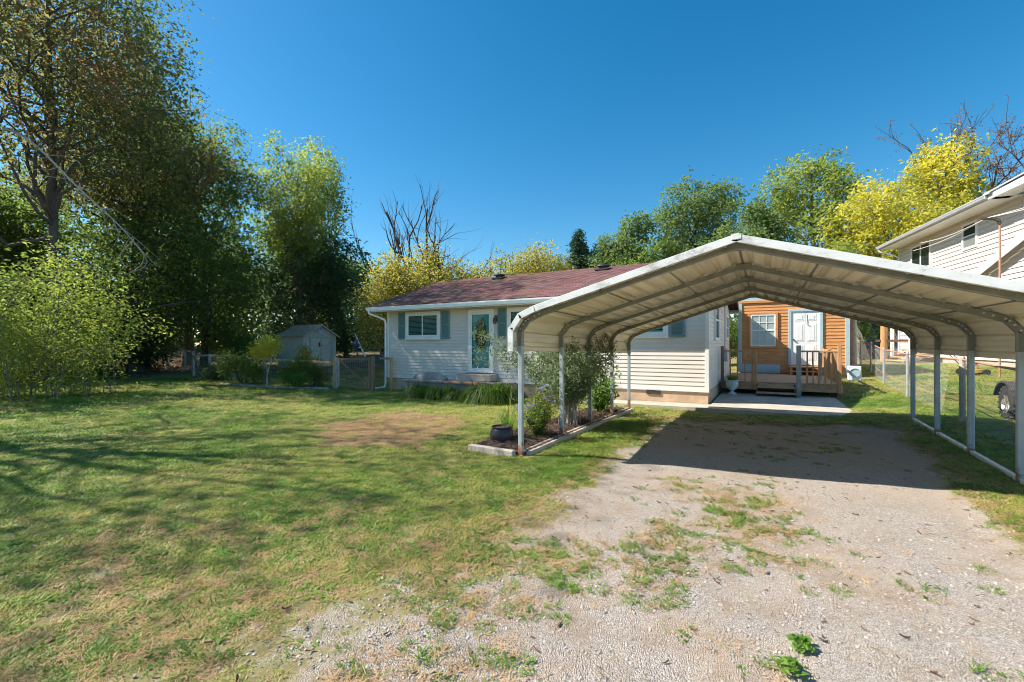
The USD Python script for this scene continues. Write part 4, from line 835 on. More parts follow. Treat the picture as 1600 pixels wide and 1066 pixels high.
# ------------------------------------------------------------------ chain link fence on the right
cl = thing('chain_link_fence', 'galvanised chain link fence along the right edge of the yard', 'fence', (3.2, 14, .2))
fp = [(2.78, 4.4, 'pole'), (2.93, 7.9, 'pole'), (3.11, 11.31, 'dark'), (3.22, 15.6, 'pole'), (3.36, 19.2, 'pole'), (3.55, 22.6, 'pole'), (3.8, 26.5, 'pole'), (4.1, 31, 'pole')]
for x, y, k in fp:
    z = tz(x, y); m = MB(); m.tube([(x, y, z - .2), (x, y, z + 1.18)], .032 if k == 'pole' else .045, 10); m.lathe([(0, .05), (.025, .03), (.04, 0)], (x, y, z + 1.18), 10)
    part('fence_post', m, 'galvanised' if k == 'pole' else 'weathered_wood', cl, smooth=40, label='dark wooden fence post' if k == 'dark' else None)
for (a, b) in zip(fp[:-1], fp[1:]):
    za, zb_ = tz(a[0], a[1]), tz(b[0], b[1]); m = MB(); m.tube([(a[0], a[1], za + 1.14), (b[0], b[1], zb_ + 1.14)], .018, 8, False); part('top_rail', m, 'rusty_pipe', cl, smooth=True)
    m = MB(); m.tube([(a[0], a[1], za + .36), ((a[0] + b[0]) / 2, (a[1] + b[1]) / 2, (za + zb_) / 2 + .33), (b[0], b[1], zb_ + .36)], .007, 5, False); part('tension_wire', m, 'rusty_pipe', cl)
    l = math.hypot(b[0] - a[0], b[1] - a[1]); n = int(l / .07); m = MB(); H_ = 1.1; ns = 9
    for i in range(-int(H_ / .07), n):
        for s in (0, 1):
            t0, t1 = i / n, (i + H_ / .07) / n
            u0, u1 = max(t0, 0), min(t1, 1)
            if u1 - u0 < .005: continue
            h0, h1 = (u0 - t0) / (t1 - t0) * H_, (u1 - t0) / (t1 - t0) * H_
            if s: h0, h1 = H_ - h0, H_ - h1
            q = lambda u, h: (a[0] + (b[0] - a[0]) * u, a[1] + (b[1] - a[1]) * u, za + (zb_ - za) * u + .03 + h)
            p0, p1 = np.array(q(u0, h0)), np.array(q(u1, h1)); e_ = .0007 if a[1] < 11 else .0005; o = np.array([e_, 0, e_]); m.add([p0 - o, p0 + o, p1 + o, p1 - o, p0 + [e_, 0, -e_], p0 - [e_, 0, -e_], p1 - [e_, 0, -e_], p1 + [e_, 0, -e_]], [[0, 1, 2, 3], [4, 5, 6, 7]])
    part('chain_mesh', m, 'galvanised', cl, kind='stuff')

# ------------------------------------------------------------------ neighbour's two storey house
NA = np.array([5.61, 33.08]); ND = np.array([.1705, -.9854]); NN = np.array([-.9854, -.1705]); NW = NA - NN * .85
nh = thing('neighbour_house', 'two storey white sided neighbour house at the right edge', 'house', (NW[0], NW[1], .7))
def nw(s, o, z): return np.array([NW[0] + ND[0] * s + NN[0] * o, NW[1] + ND[1] * s + NN[1] * o, z])
def nbox(s0, s1, o0, o1, z0, z1, ch=0.0, m=None):
    m = m or MB(); c = nw((s0 + s1) / 2, (o0 + o1) / 2, (z0 + z1) / 2); return m.obox(c, [[ND[0], ND[1], 0], [NN[0], NN[1], 0], [0, 0, 1]], [abs(s1 - s0) / 2, abs(o1 - o0) / 2, abs(z1 - z0) / 2], ch)
S0, S1, ZT = .1, 16.5, 7.12
part('foundation', nbox(S0 + .02, S1, -7, -.02, -.3, 1.0), 'concrete', nh); part('wall_core', nbox(S0, S1, -7, -.012, .99, ZT), 'white_siding', nh)
zz = 1.0; h = .195
while zz < ZT - .02:
    p = board_profile(zz, h); v = [nw(S0 + .1, a * 2.6, b) for a, b in p] + [nw(S1, a * 2.6, b) for a, b in p]; n = len(p); m = MB(); m.add(v, [[i, (i + 1) % n, (i + 1) % n + n, i + n] for i in range(n)]); part('siding_board', m, 'white_siding', nh); zz += h
part('corner_trim', nbox(S0 - .02, S0 + .1, -.05, .03, 1.0, ZT, .006), 'white_trim', nh)
part('soffit', nbox(-.05, 9.9, .0, .85, ZT - .03, ZT), 'white_trim', nh)
part('fascia', nbox(-.05, 9.9, .85, .88, ZT - .05, ZT + .16), 'white_trim', nh)
part('gutter', nbox(-.1, 9.6, .885, 1.0, ZT + .0, ZT + .13, .02), 'galvanised', nh)
m = MB(); m.add([nw(-.2, 1.0, ZT + .17), nw(9.9, 1.0, ZT + .17), nw(9.9, -4, ZT + 2.2), nw(-.2, -4, ZT + 2.2), nw(-.2, 1.0, ZT + .13), nw(9.9, 1.0, ZT + .13)], [[0, 1, 2, 3], [4, 5, 1, 0]]); part('roof', m, 'house_grey', nh)
part('gable_return', nbox(9.6, 16.5, .3, .9, ZT - .03, ZT + .2), 'gutter_white', nh)
m = MB(); m.add([nw(9.4, .95, ZT + .24), nw(16.5, .95, ZT + .5), nw(16.5, -4, ZT + 2.4), nw(9.4, -4, ZT + 2.25), nw(9.4, .95, ZT + .18), nw(16.5, .95, ZT + .44)], [[0, 1, 2, 3], [4, 5, 1, 0]]); part('roof', m, 'house_grey', nh)
m = MB(); m.tube([nw(.05, .95, ZT), nw(.05, .9, ZT - .12), nw(.3, .25, ZT - .45), nw(.3, .08, ZT - .6), nw(.3, .08, .8)], .04, 8); part('downspout', m, 'white_trim', nh, smooth=40)
def nwin(s0, s1, z0, z1, hung):
    m = MB()
    for a, b, c, d in ((s0 - .1, s1 + .1, z1, z1 + .1), (s0 - .1, s1 + .1, z0 - .1, z0), (s0 - .1, s0, z0, z1), (s1, s1 + .1, z0, z1)): nbox(a, b, -.02, .085, c, d, .006, m)
    if hung: nbox(s0, s1, .045, .07, (z0 + z1) / 2 - .03, (z0 + z1) / 2 + .03, 0, m)
    else: nbox((s0 + s1) / 2 - .04, (s0 + s1) / 2 + .04, .045, .07, z0, z1, 0, m)
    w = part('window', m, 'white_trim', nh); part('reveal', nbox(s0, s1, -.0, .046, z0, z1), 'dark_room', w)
    if hung: part('blind', nbox(s0, s1, .047, .05, z0, (z0 + z1) / 2), 'house_grey', w)
    m = MB(); m.add([nw(s0, .06, z0), nw(s1, .06, z0), nw(s1, .06, z1), nw(s0, .06, z1)], [[0, 1, 2, 3]]); part('pane', m, 'window_glass', w)
nwin(1.75, 3.5, 5.6, 6.75, False); nwin(6.3, 7.15, 5.85, 6.8, True)
part('patio_door', nbox(5.2, 7.2, -.0, .035, 1.1, 3.1, .01), 'white_trim', nh)
# stair landing rail under the first window
m = MB(); nbox(1.9, 4.1, 1.0, 1.06, 5.35, 5.42, .01, m); pr = part('landing_rail', m, 'pole_wood', nh); m = MB()
for s in np.linspace(1.95, 4.05, 6): nbox(s - .04, s + .04, 1.0, 1.06, 4.5, 5.36, 0, m)
nbox(1.9, 4.1, .02, 1.1, 4.4, 4.5, 0, m); part('pickets', m, 'pole_wood', pr)
for s in (2.0, 4.0):
    m = MB(); nbox(s - .06, s + .06, .95, 1.07, .5, 4.42, 0, m); part('landing_post', m, 'white_trim', nh)
# lower roof rising toward the street, with white rake
m = MB(); m.bar(nw(6.9, .17, 4.42), nw(12.5, .17, 6.42), .34, .06, up=(0, 0, 1)); part('porch_roof', m, 'house_grey', nh)
m = MB(); m.bar(nw(6.9, .365, 4.22), nw(12.5, .365, 6.22), .04, .30, up=(0, 0, 1)); part('rake_board', m, 'white_trim', nh)
# service mast with cables
ms = thing('service_mast', 'rusty service mast with cables before the neighbour siding', 'mast', (6.5, 20.3, .6))
m = MB(); m.tube([(6.48, 20.35, .4), (6.48, 20.35, 5.5)], .028, 10); part('pipe', m, 'rusty_pipe', ms, smooth=40)
m = MB(); m.tube([(6.48, 20.35, 5.5), (6.46, 20.35, 5.62), (6.34, 20.4, 5.72), (6.1, 20.5, 5.78)], .055, 8); part('weather_head', m, 'brass_dark', ms, smooth=40)
m = MB()
for e in ((5.1, 22.9, 5.55), (5.0, 23.4, 5.35)):
    P = [np.array([6.2, 20.45, 5.76]) * (1 - t) + np.array(e) * t - [0, 0, .12 * math.sin(math.pi * t)] for t in np.linspace(0, 1, 8)]; m.tube(P, .01, 5)
for e in ((8.0, 16.0, 6.3), (8.0, 16.0, 6.1)):
    P = [np.array([6.2, 20.45, 5.76]) * (1 - t) + np.array(e) * t - [0, 0, .25 * math.sin(math.pi * t)] for t in np.linspace(0, 1, 10)]; m.tube(P, .01, 5)
part('cable', m, 'wire_white', ms)
# wooden steps and things at the foot of the neighbour's wall
ws = thing('back_steps', 'low wooden steps at the foot of the neighbour house', 'steps', tuple(nw(3.4, 1.2, .7)))
for i in range(4):
    m = MB(); nbox(2.2, 4.6, .4 + .28 * i, .68 + .28 * i, 1.32 - .17 * i, 1.37 - .17 * i, .006, m); part('tread', m, 'new_wood', ws)
for s in (2.3, 4.5):
    m = MB(); m.bar(nw(s, .3, 1.3), nw(s, 1.6, .62), .05, .2, up=(0, 0, 1)); part('stringer', m, 'weathered_wood', ws)
mw = thing('push_mower', 'yellow and red push mower on the lawn beside the neighbour house', 'lawn mower', (6.15, 21.4, tz(6.15, 21.4)))
bx, by, bz = mw.loc; m = MB(); m.lathe([(0, .34), (.16, .33), (.18, .22), (.28, .2), (.3, .1), (.26, .1)], (bx, by, bz), 16); part('deck', m, 'yellow_paint', mw, smooth=40)
m = MB(); m.lathe([(0, .48), (.12, .47), (.14, .34)], (bx, by, bz), 12); part('engine', m, 'red_paint', mw, smooth=40)
for dx, dy in ((-.28, -.22), (.28, -.22), (-.28, .22), (.28, .22)):
    m = MB(); m.lathe([(0, -.03), (.1, -.03), (.11, 0), (.1, .03), (0, .03)], (bx + dx, by + dy, bz + .11), 12, ax=[[1, 0, 0], [0, 0, 1], [0, -1, 0]]); part('wheel', m, 'rubber', mw)
m = MB()
for s in (-.2, .2): m.tube([(bx - .2, by + s, bz + .25), (bx - .75, by + s, bz + .95)], .014, 6)
m.tube([(bx - .75, by - .2, bz + .95), (bx - .75, by + .2, bz + .95)], .014, 6); part('handle', m, 'black_metal', mw)

# utility vehicle beyond the fence, cut by the frame edge
ux, uy = 4.55, 10.75; uz = tz(4.3, 12.6)
ut = thing('utility_vehicle', 'dark open utility vehicle with knobby tyres behind the chain link fence', 'utility vehicle', (ux, uy, uz))
def wheel(cx, cy, R=.33, Wd=.26):
    AX = [[0, 1, 0], [0, 0, 1], [1, 0, 0]]
    m = MB(); m.lathe([(R * .58, -Wd / 2), (R * .86, -Wd / 2), (R * .97, -Wd * .36), (R * .97, Wd * .36), (R * .86, Wd / 2), (R * .58, Wd / 2)], (cx, cy, uz + R), 28, ax=AX)
    for k in range(20):
        t = k / 20 * 2 * math.pi
        for s in (-1, 1):
            tt = t + s * .08; c = np.array([cx + s * Wd * .27, cy + R * .97 * math.cos(tt), uz + R + R * .97 * math.sin(tt)]); rr = np.array([0, math.cos(tt), math.sin(tt)]); ta = np.array([0, -math.sin(tt), math.cos(tt)]); a1 = np.array([1.0, 0, 0]) * .9 + ta * s * .43
            a1 /= np.linalg.norm(a1); m.obox(c, [a1, np.cross(rr, a1), rr], [Wd * .24, .022, .025], .005)
    w = part('wheel', m, 'rubber', ut)
    m = MB(); m.lathe([(0, -Wd * .3), (.05, -Wd * .34), (.06, -Wd * .2), (R * .5, -Wd * .25), (R * .6, -Wd * .5), (R * .62, 0), (0, 0)], (cx, cy, uz + R), 24, ax=AX); part('rim', m, 'alloy', w)
    m = MB()
    for k in range(6):
        t = k / 6 * 2 * math.pi; m.bar((cx - Wd * .36, cy + .04 * math.cos(t), uz + R + .04 * math.sin(t)), (cx - Wd * .42, cy + R * .56 * math.cos(t), uz + R + R * .56 * math.sin(t)), .045, .02, up=(1, 0, 0))
    part('spoke', m, 'alloy', w)
for cx in (ux - .32, ux + .95): 
    for cy in (uy, uy + 1.9): wheel(cx, cy)
m = MB(); m.box(ux - .1, ux + .75, uy - .25, uy + 2.1, uz + .32, uz + .62, .04); m.box(ux - .35, ux + 1.0, uy + .45, uy + 1.4, uz + .3, uz + .42, .02); part('chassis', m, 'black_plastic', ut)
for cy in (uy, uy + 1.9):
    for s, cx in ((-1, ux - .32), (1, ux + .95)):
        m = MB(); a = np.linspace(.3, math.pi - .1, 10); R = .43
        for t0, t1 in zip(a[:-1], a[1:]):
            p0 = (cx, cy + R * math.cos(t0), uz + .33 + R * math.sin(t0)); p1 = (cx, cy + R * math.cos(t1), uz + .33 + R * math.sin(t1)); m.bar(p0, p1, .3, .03, up=(1, 0, 0)) if False else m.bar(p0, p1, .34, .03, up=(0, -(p1[2] - p0[2]), p1[1] - p0[1]))
        part('fender', m, 'camo_plastic', ut)
m = MB(); m.prism([(uy - .45, uz + .62), (uy - .5, uz + .95), (uy + .55, uz + 1.12), (uy + .7, uz + .62)], 'x', ux - .18, ux + .82); part('hood', m, 'black_plastic', ut)
m = MB()
for i in range(5): m.box(ux - .1 + i * .19, ux - .02 + i * .19, uy - .53, uy - .46, uz + .42, uz + 1.0, .01)
part('brush_guard', m, 'black_metal', ut)
m = MB(); m.box(ux - .15, ux + .8, uy + 1.0, uy + 1.5, uz + .62, uz + .8, .04); m.box(ux - .15, ux + .8, uy + 1.42, uy + 1.55, uz + .8, uz + 1.3, .04); part('seat', m, 'black_plastic', ut)
m = MB()
for x in (ux - .2, ux + .85): m.tube([(x, uy + .6, uz + 1.0), (x, uy + .85, uz + 1.9), (x, uy + 1.6, uz + 1.95), (x, uy + 1.75, uz + .65)], .028, 8)
m.tube([(ux - .2, uy + 1.6, uz + 1.95), (ux + .85, uy + 1.6, uz + 1.95)], .028, 8); part('roll_cage', m, 'black_metal', ut, smooth=40)
m = MB(); m.tube([(ux + .1 + .17 * math.cos(t), uy + .78 + .05 * math.sin(t), uz + 1.1 + .16 * math.sin(t)) for t in np.linspace(0, 2 * math.pi, 20)], .014, 6, False); part('steering_wheel', m, 'black_plastic', ut)
m = MB(); m.box(ux - .2, ux + .85, uy + 1.55, uy + 2.2, uz + .62, uz + .95, .02); part('cargo_bed', m, 'camo_plastic', ut)

# posts right of the annex, far things between
up1 = thing('grey_post', 'tall weathered grey post just right of the cedar annex', 'post', (2.95, 22.2, .4)); m = MB(); m.tube([(2.95, 22.2, .2), (2.94, 22.2, 2.2), (2.95, 22.2, 3.6)], [.12, .11, .10], 10); part('shaft', m, 'pale_bark', up1, smooth=40); m = MB(); m.lathe([(0, .06), (.1, .03), (.115, 0), (.1, -.02)], (2.95, 22.2, 3.6), 10); part('cap', m, 'galvanised', up1)
up2 = thing('utility_pole', 'brown wooden pole standing on the neighbour lawn', 'pole', (6.2, 32.0, .8)); m = MB(); m.tube([(5.35, 30.6, .5), (5.35, 30.6, 3.4)], [.16, .14], 10); part('shaft', m, 'pole_wood', up2, smooth=40); m = MB(); m.bar((5.0, 30.6, 1.85), (6.4, 30.4, 1.85), .08, .12); part('arm', m, 'dark_tread', up2)
fh = thing('grey_far_house', 'grey sided house seen behind the brown pole', 'house', (7.5, 40, 1.2))
m = MB(); m.box(7.2, 11.5, 41, 46, .8, 5.2); part('wall', m, 'house_grey', fh); m = MB(); m.bar((7.0, 43.5, 5.1), (9.35, 43.5, 6.6), 5.6, .1); m.bar((11.7, 43.5, 5.1), (9.35, 43.5, 6.6), 5.6, .1); part('roof', m, 'brown_shingle_old', fh); m = MB(); m.box(7.9, 8.8, 40.96, 41, 2.2, 3.6); part('window', m, 'dark_room', fh)
bw = thing('low_brick_wall', 'low pinkish brick wall on the rise behind the carport', 'wall', (6.5, 33.5, .8)); r = np.random.default_rng(2)
for row in range(5):
    for k in range(11):
        a = nw(-2.2, 0, 0); x0 = 5.4 + k * .3 + (row % 2) * .15; m = MB(); m.box(x0, x0 + .288, 35.0 + r.uniform(-.01, .01), 35.2, .55 + row * .17, .71 + row * .17, .008); part('block', m, 'brick_low', bw)
dt = thing('parked_truck', 'dark blue vehicle parked under trees beyond the fence', 'truck', (3.6, 38, 1.0))
m = MB(); m.prism([(2.0, 1.45), (6.0, 1.45), (6.0, 2.2), (4.6, 2.3), (4.2, 2.9), (2.9, 2.9), (2.4, 2.25), (2.0, 2.2)], 'y', 38, 39.8); part('body', m, 'blue_tarp', dt)
m = MB(); m.prism([(2.75, 2.3), (4.3, 2.3), (4.1, 2.8), (2.95, 2.8)], 'y', 37.98, 37.999); part('window', m, 'dark_room', dt)
for x in (2.8, 5.2):
    m = MB(); m.lathe([(0, -.12), (.34, -.12), (.38, 0), (.34, .12), (0, .12)], (x, 38.05, 1.35), 16, ax=[[1, 0, 0], [0, 0, 1], [0, -1, 0]]); part('wheel', m, 'rubber', dt)
# ------------------------------------------------------------------ vegetation
def leaf_cloud(P, N, size, r, aspect=.55, fold=.18, droop=0.0, jit=.5):
    """one folded diamond leaf per point; N is the rough facing"""
    n = len(P); N = N + r.normal(0, jit, (n, 3)); N /= np.linalg.norm(N, axis=1, keepdims=True) + 1e-9
    a = r.normal(0, 1, (n, 3)); a[:, 2] -= droop; a -= N * (a * N).sum(1, keepdims=True); a /= np.linalg.norm(a, axis=1, keepdims=True) + 1e-9
    b = np.cross(N, a); s = size * r.uniform(.55, 1.5, n)[:, None]
    v = np.stack([P - a * s * .5, P + b * s * aspect * .5 + N * s * fold, P + a * s * .5, P - b * s * aspect * .5 + N * s * fold], 1).reshape(-1, 3)
    i = np.arange(n)[:, None] * 4
    return v, np.vstack([i + [0, 1, 2], i + [0, 2, 3]])
def blob_points(blobs, n, r, shell=.45, gap=.0, per=8, spread=.34, seed=0, flat=1.0):
    """leaves gathered in flat sprays that face one way, so that crowns catch light in patches"""
    w = np.array([(b[3] * b[4] + b[3] * b[5] + b[4] * b[5]) for b in blobs]); k = r.choice(len(blobs), n // per, p=w / w.sum())
    B = np.array(blobs)[k]; d = r.normal(0, 1, (len(k), 3)); d /= np.linalg.norm(d, axis=1, keepdims=True)
    rr = 1 - shell * r.random(len(k)) ** 1.3; rr *= .70 + .60 * meshkit.noise(d * 2.6 + B[:, :3] * .7, seed)
    P = B[:, :3] + d * B[:, 3:6] * rr[:, None]
    if gap > 0: keep = meshkit.noise(P * (.9 / max(.5, np.mean(w) ** .5 * .5)) + 9, seed + 3) > gap; P, d = P[keep], d[keep]
    N = d * .6 + [0, 0, .55] + r.normal(0, .42, (len(P), 3)); N /= np.linalg.norm(N, axis=1, keepdims=True)
    sz = spread * r.uniform(.5, 1.5, len(P)); O = r.normal(0, 1, (len(P), per, 3)) * sz[:, None, None]; O -= .78 * N[:, None] * (O * N[:, None]).sum(-1, keepdims=True)
    return (P[:, None] + O).reshape(-1, 3), np.repeat(N, per, 0)
def make_blobs(c, R, k, r, fr=(.30, .46), low=-.55):
    out = []; tries = 0
    while len(out) < k and tries < 4000:
        tries += 1; d = r.normal(0, 1, 3); d /= np.linalg.norm(d)
        if d[2] < low: continue
        p = d * r.uniform(.35, .80); s = r.uniform(*fr)
        if all(np.linalg.norm(p - q[0]) > .30 for q in out): out.append((p, s))
    return [tuple(np.array(c) + p * R) + tuple(s * np.array(R) * r.uniform(.85, 1.15, 3)) for p, s in out]
def limb(m, p, q, r0, r1, r, bend=.15, n=6, sides=6):
    p, q = np.array(p, float), np.array(q, float); l = np.linalg.norm(q - p); o = r.normal(0, bend * l, 3); o2 = r.normal(0, bend * .35 * l, 3); t = np.linspace(0, 1, n)
    pts = p + (q - p) * t[:, None] + np.sin(np.pi * t)[:, None] * o + np.sin(2 * np.pi * t)[:, None] * o2 + np.array([0, 0, -.08 * l]) * (t * (1 - t) * 4)[:, None] * 0
    m.tube(pts, r0 + (r1 - r0) * t ** .8, sides, cap=False); return pts
def tree(name, label, cat, base, top, blobs, n, leaf, mt, seed, bark='bark', tr=.22, gap=.0, group=None, per=8, spread=.34, shell=.45, twigs=3, lean=(0, 0), aspect=.55, wig=.12, part_twigs=True, droop=0.0):
    r = np.random.default_rng(seed); base = np.array(base, float); base[2] = tz(base[0], base[1]) - .1 if base[2] is None or np.isnan(base[2]) else base[2]
    T = thing(name, label, cat, base, group); m = MB()
    t = np.linspace(0, 1, 9); H_ = top - base[2]
    w1, w2 = r.uniform(-1, 1, 2) * wig, r.uniform(-1, 1, 2) * wig
    pts = np.stack([base[0] + lean[0] * t + w1[0] * np.sin(t * 5), base[1] + lean[1] * t + w1[1] * np.sin(t * 4.1 + w2[0]), base[2] + H_ * t], 1)
    rad = tr * (1 - .82 * t ** .9); rad[0] *= 1.5; m.tube(pts, rad, 10, cap=False); part('trunk', m, bark, T, smooth=True)
    m = MB()
    for b in blobs:
        c = np.array(b[:3]); z0 = base[2] + max(.22, min(.92, ((c[2] - base[2]) / H_ - .22))) * H_
        tt = (z0 - base[2]) / H_; p0 = np.array([np.interp(tt, t, pts[:, 0]), np.interp(tt, t, pts[:, 1]), z0]); rb = tr * (1 - .8 * tt) * .5
        limb(m, p0, c, rb, rb * .3, r)
        for _ in range(twigs):
            d = r.normal(0, 1, 3); d[2] = abs(d[2]) * .6; d /= np.linalg.norm(d); limb(m, c + (p0 - c) * .15, c + d * np.array(b[3:6]) * 1.0, rb * .35, .008, r, n=5, sides=4)
    part('branches', m, bark, T)
    P, D = blob_points(blobs, n, r, shell, gap, per, spread, seed); m = MB(); m.add(*leaf_cloud(P, D, leaf, r, aspect, droop=droop, jit=.3)); part('crown', m, mt, T)
    return T
nan = float('nan')
def auto(name, label, cat, base, top, cz, R, k, n, leaf, mt, seed, fr=(.30, .46), low=-.55, coff=(0, 0), **kw):
    r = np.random.default_rng(seed + 100); b = make_blobs((base[0] + coff[0], base[1] + coff[1], cz), R, k, r, fr, low); return tree(name, label, cat, base, top, b, n, leaf, mt, seed, **kw)

# --- the wood on the left
auto('oak_tree', 'tall russet tinged oak at the upper left corner', 'tree', (-26.6, 7.0, nan), 17.0, 13.8, (6.0, 5.4, 8.0), 46, 40000, .165, 'leaf_oak_fall', 1, tr=.26, gap=.18, per=10, spread=.34, bark='dark_bark', fr=(.24, .40), low=-.8)
auto('oak_tree', 'second russet oak whose crown slopes down toward the light green tree', 'tree', (-29.6, 11.4, nan), 15.5, 11.6, (4.4, 4.2, 5.4), 32, 21000, .17, 'leaf_oak_fall', 14, tr=.30, gap=.18, spread=.34, bark='dark_bark', fr=(.24, .40), low=-.9)
auto('forest_tree', 'deep green tree between the russet oak and the garden fence', 'tree', (-29.5, 11.0, nan), 9, 5.6, (5.4, 4.8, 5.0), 34, 22000, .165, 'leaf_forest', 2, tr=.26, low=-.95, spread=.32, gap=.08, fr=(.24, .40), bark='dark_bark')
auto('forest_tree', 'dark green and yellow tree whose top stands above its neighbours left of the gap', 'tree', (-32.4, 15.0, nan), 16.0, 12.0, (4.2, 4.0, 4.6), 28, 17000, .19, 'leaf_forest', 3, tr=.30, spread=.34, gap=.15, fr=(.24, .40))
auto('forest_tree', 'tall light green tree tapering upward just left of the bare snags', 'tree', (-29.0, 20.4, nan), 13.5, 11.4, (3.5, 3.5, 5.9), 34, 18000, .19, 'leaf_yellow_green', 4, tr=.28, spread=.32, gap=.2, fr=(.2, .34), low=-.9)
auto('forest_tree', 'dense dark tree directly behind the grey shed', 'tree', (-29.5, 21.5, nan), 9.5, 6.2, (4.8, 3.6, 5.0), 22, 13000, .23, 'leaf_dark', 5, tr=.24, low=-.95, spread=.32, gap=.05, fr=(.24, .40))
auto('forest_tree', 'shadowy tree with low branches left of the grey shed', 'tree', (-30.5, 15.0, nan), 9, 5.2, (4.6, 3.8, 4.8), 30, 18000, .17, 'leaf_forest', 6, tr=.22, low=-.95, spread=.32, gap=.05, fr=(.24, .40), bark='dark_bark')
auto('forest_tree', 'dark tree with a plain trunk standing behind the yellowish thicket', 'tree', (-32, 5.0, nan), 9, 5.6, (4.6, 4.6, 4.8), 26, 12000, .24, 'leaf_forest', 7, tr=.30, low=-.95, spread=.34, gap=.06, fr=(.24, .40), bark='dark_bark')
auto('forest_tree', 'broad green tree at the left edge behind the oak', 'tree', (-34, 2.2, nan), 11, 7.0, (5.4, 5.0, 5.6), 28, 14000, .24, 'leaf_forest', 8, tr=.28, low=-.95, spread=.36, gap=.12, fr=(.24, .40), bark='dark_bark')
auto('forest_tree', 'olive green tree glimpsed under the russet oak branches', 'tree', (-36.5, 6.6, nan), 11, 7.4, (4.8, 4.8, 5.6), 28, 15000, .22, 'leaf_forest', 16, tr=.28, low=-.95, spread=.36, gap=.08, fr=(.24, .40), bark='dark_bark')
auto('forest_tree', 'dim green tree filling the gap right of the light green tree', 'tree', (-31.5, 25.0, nan), 9.5, 6.4, (3.6, 3.4, 4.4), 20, 15000, .19, 'leaf_forest', 9, tr=.24, low=-.95, spread=.34, gap=.10, fr=(.24, .40))
auto('forest_tree', 'olive toned tree deep in the wood behind the wire fence', 'tree', (-38, 19.0, nan), 10.5, 6.5, (5.2, 5.0, 4.6), 22, 11000, .29, 'leaf_forest', 10, tr=.30, low=-.9, spread=.4, gap=.15)
# trees left of the frame: they reach over the top left and shade the lawn
auto('oak_tree', 'spreading oak left of the lawn whose twigs hang into the upper left sky', 'tree', (-17.5, -1.2, nan), 11.5, 9.8, (6.2, 5.2, 3.6), 44, 10000, .12, 'leaf_oak_fall', 11, tr=.24, gap=.42, spread=.5, shell=.9, fr=(.2, .34), coff=(.8, .4))
auto('forest_tree', 'green tree at the far left end of the lawn', 'tree', (-27.5, -1.0, nan), 13.5, 10.5, (5.0, 4.6, 4.0), 18, 4200, .22, 'leaf_forest', 13, tr=.3, gap=.40, spread=.34, low=-.7)
# drooping near thicket at the left edge
r = np.random.default_rng(21); T = thing('drooping_thicket', 'yellowing thicket of drooping bare stems at the left edge of the lawn', 'thicket', (-19.8, 4.3, 0)); m = MB(); P, D = [], []
for k in range(70):
    a = r.uniform(0, 2 * math.pi); x0, y0 = -20.0 + r.normal(0, 1.1), 4.4 + r.normal(0, 1.0); h, o = r.uniform(1.8, 5.6), r.uniform(1.0, 3.4); dx, dy = math.cos(a) * o, math.sin(a) * o * .8
    t = np.linspace(0, 1, 10); pts = np.stack([x0 + dx * t ** 1.3, y0 + dy * t ** 1.3, tz(x0, y0) - .05 + h * (1.75 * t - 1.0 * t ** 2.2)], 1); m.tube(pts, .010 * (1 - .85 * t) + .0025, 4, False)
    for _ in range(230):
        u = r.uniform(.06, 1.05); q = np.array([np.interp(u, t, pts[:, i]) for i in range(3)]); P.append(q + r.normal(0, .30, 3)); D.append(np.array([dx * .15, dy * .15, .8]))
part('stems', m, 'bark', T); m = MB(); m.add(*leaf_cloud(np.array(P), np.array(D), .115, r, .5)); part('leaves', m, 'leaf_yellow_green', T)
# pale drooping bough of the oak
r = np.random.default_rng(22); T = thing('hanging_bough', 'long pale bare bough hanging down across the left trees', 'branch', (-23.5, 6.2, 12)); m = MB()
main = np.stack([np.linspace(-24.5, -20.6, 14), np.linspace(5.2, 8.0, 14), 9.6 - np.linspace(0, 1, 14) ** 1.3 * 4.6 + np.sin(np.linspace(0, 9, 14)) * .1], 1); m.tube(main, np.linspace(.05, .012, 14), 6, False)
for k in range(26):
    q = main[r.integers(2, 14)]; d = np.array([r.normal(0, .9), r.normal(0, .6), -r.uniform(.1, 1.3)]); limb(m, q, q + d, .014, .004, r, n=6, sides=4)
part('wood', m, 'pale_bark', T)
# hedge-like undergrowth along the fence
def shrub(name, label, cat, c, R, n, leaf, mt, seed, group=None, k=9, stems=8, stem_mat='dark_bark', gap=0.0, spread=.12, per=6, aspect=.5, droop=0.0, z0=None):
    r = np.random.default_rng(seed); z = tz(c[0], c[1]) if z0 is None else z0; T = thing(name, label, cat, (c[0], c[1], z), group)
    blobs = make_blobs((c[0], c[1], z + R[2] * .95), np.array(R), k, r, (.34, .52), -.9); m = MB()
    for b in blobs[:stems]: limb(m, (c[0] + r.normal(0, .08 * R[0]), c[1] + r.normal(0, .08 * R[1]), z - .05), b[:3], .022, .008, r, n=5, sides=5)
    part('stems', m, stem_mat, T); P, D = blob_points(blobs, n, r, .6, gap, per, spread, seed); P[:, 2] = np.maximum(P[:, 2], z + .02)
    m = MB(); m.add(*leaf_cloud(P, D, leaf, r, aspect, droop=droop)); part('leaves', m, mt, T); return T
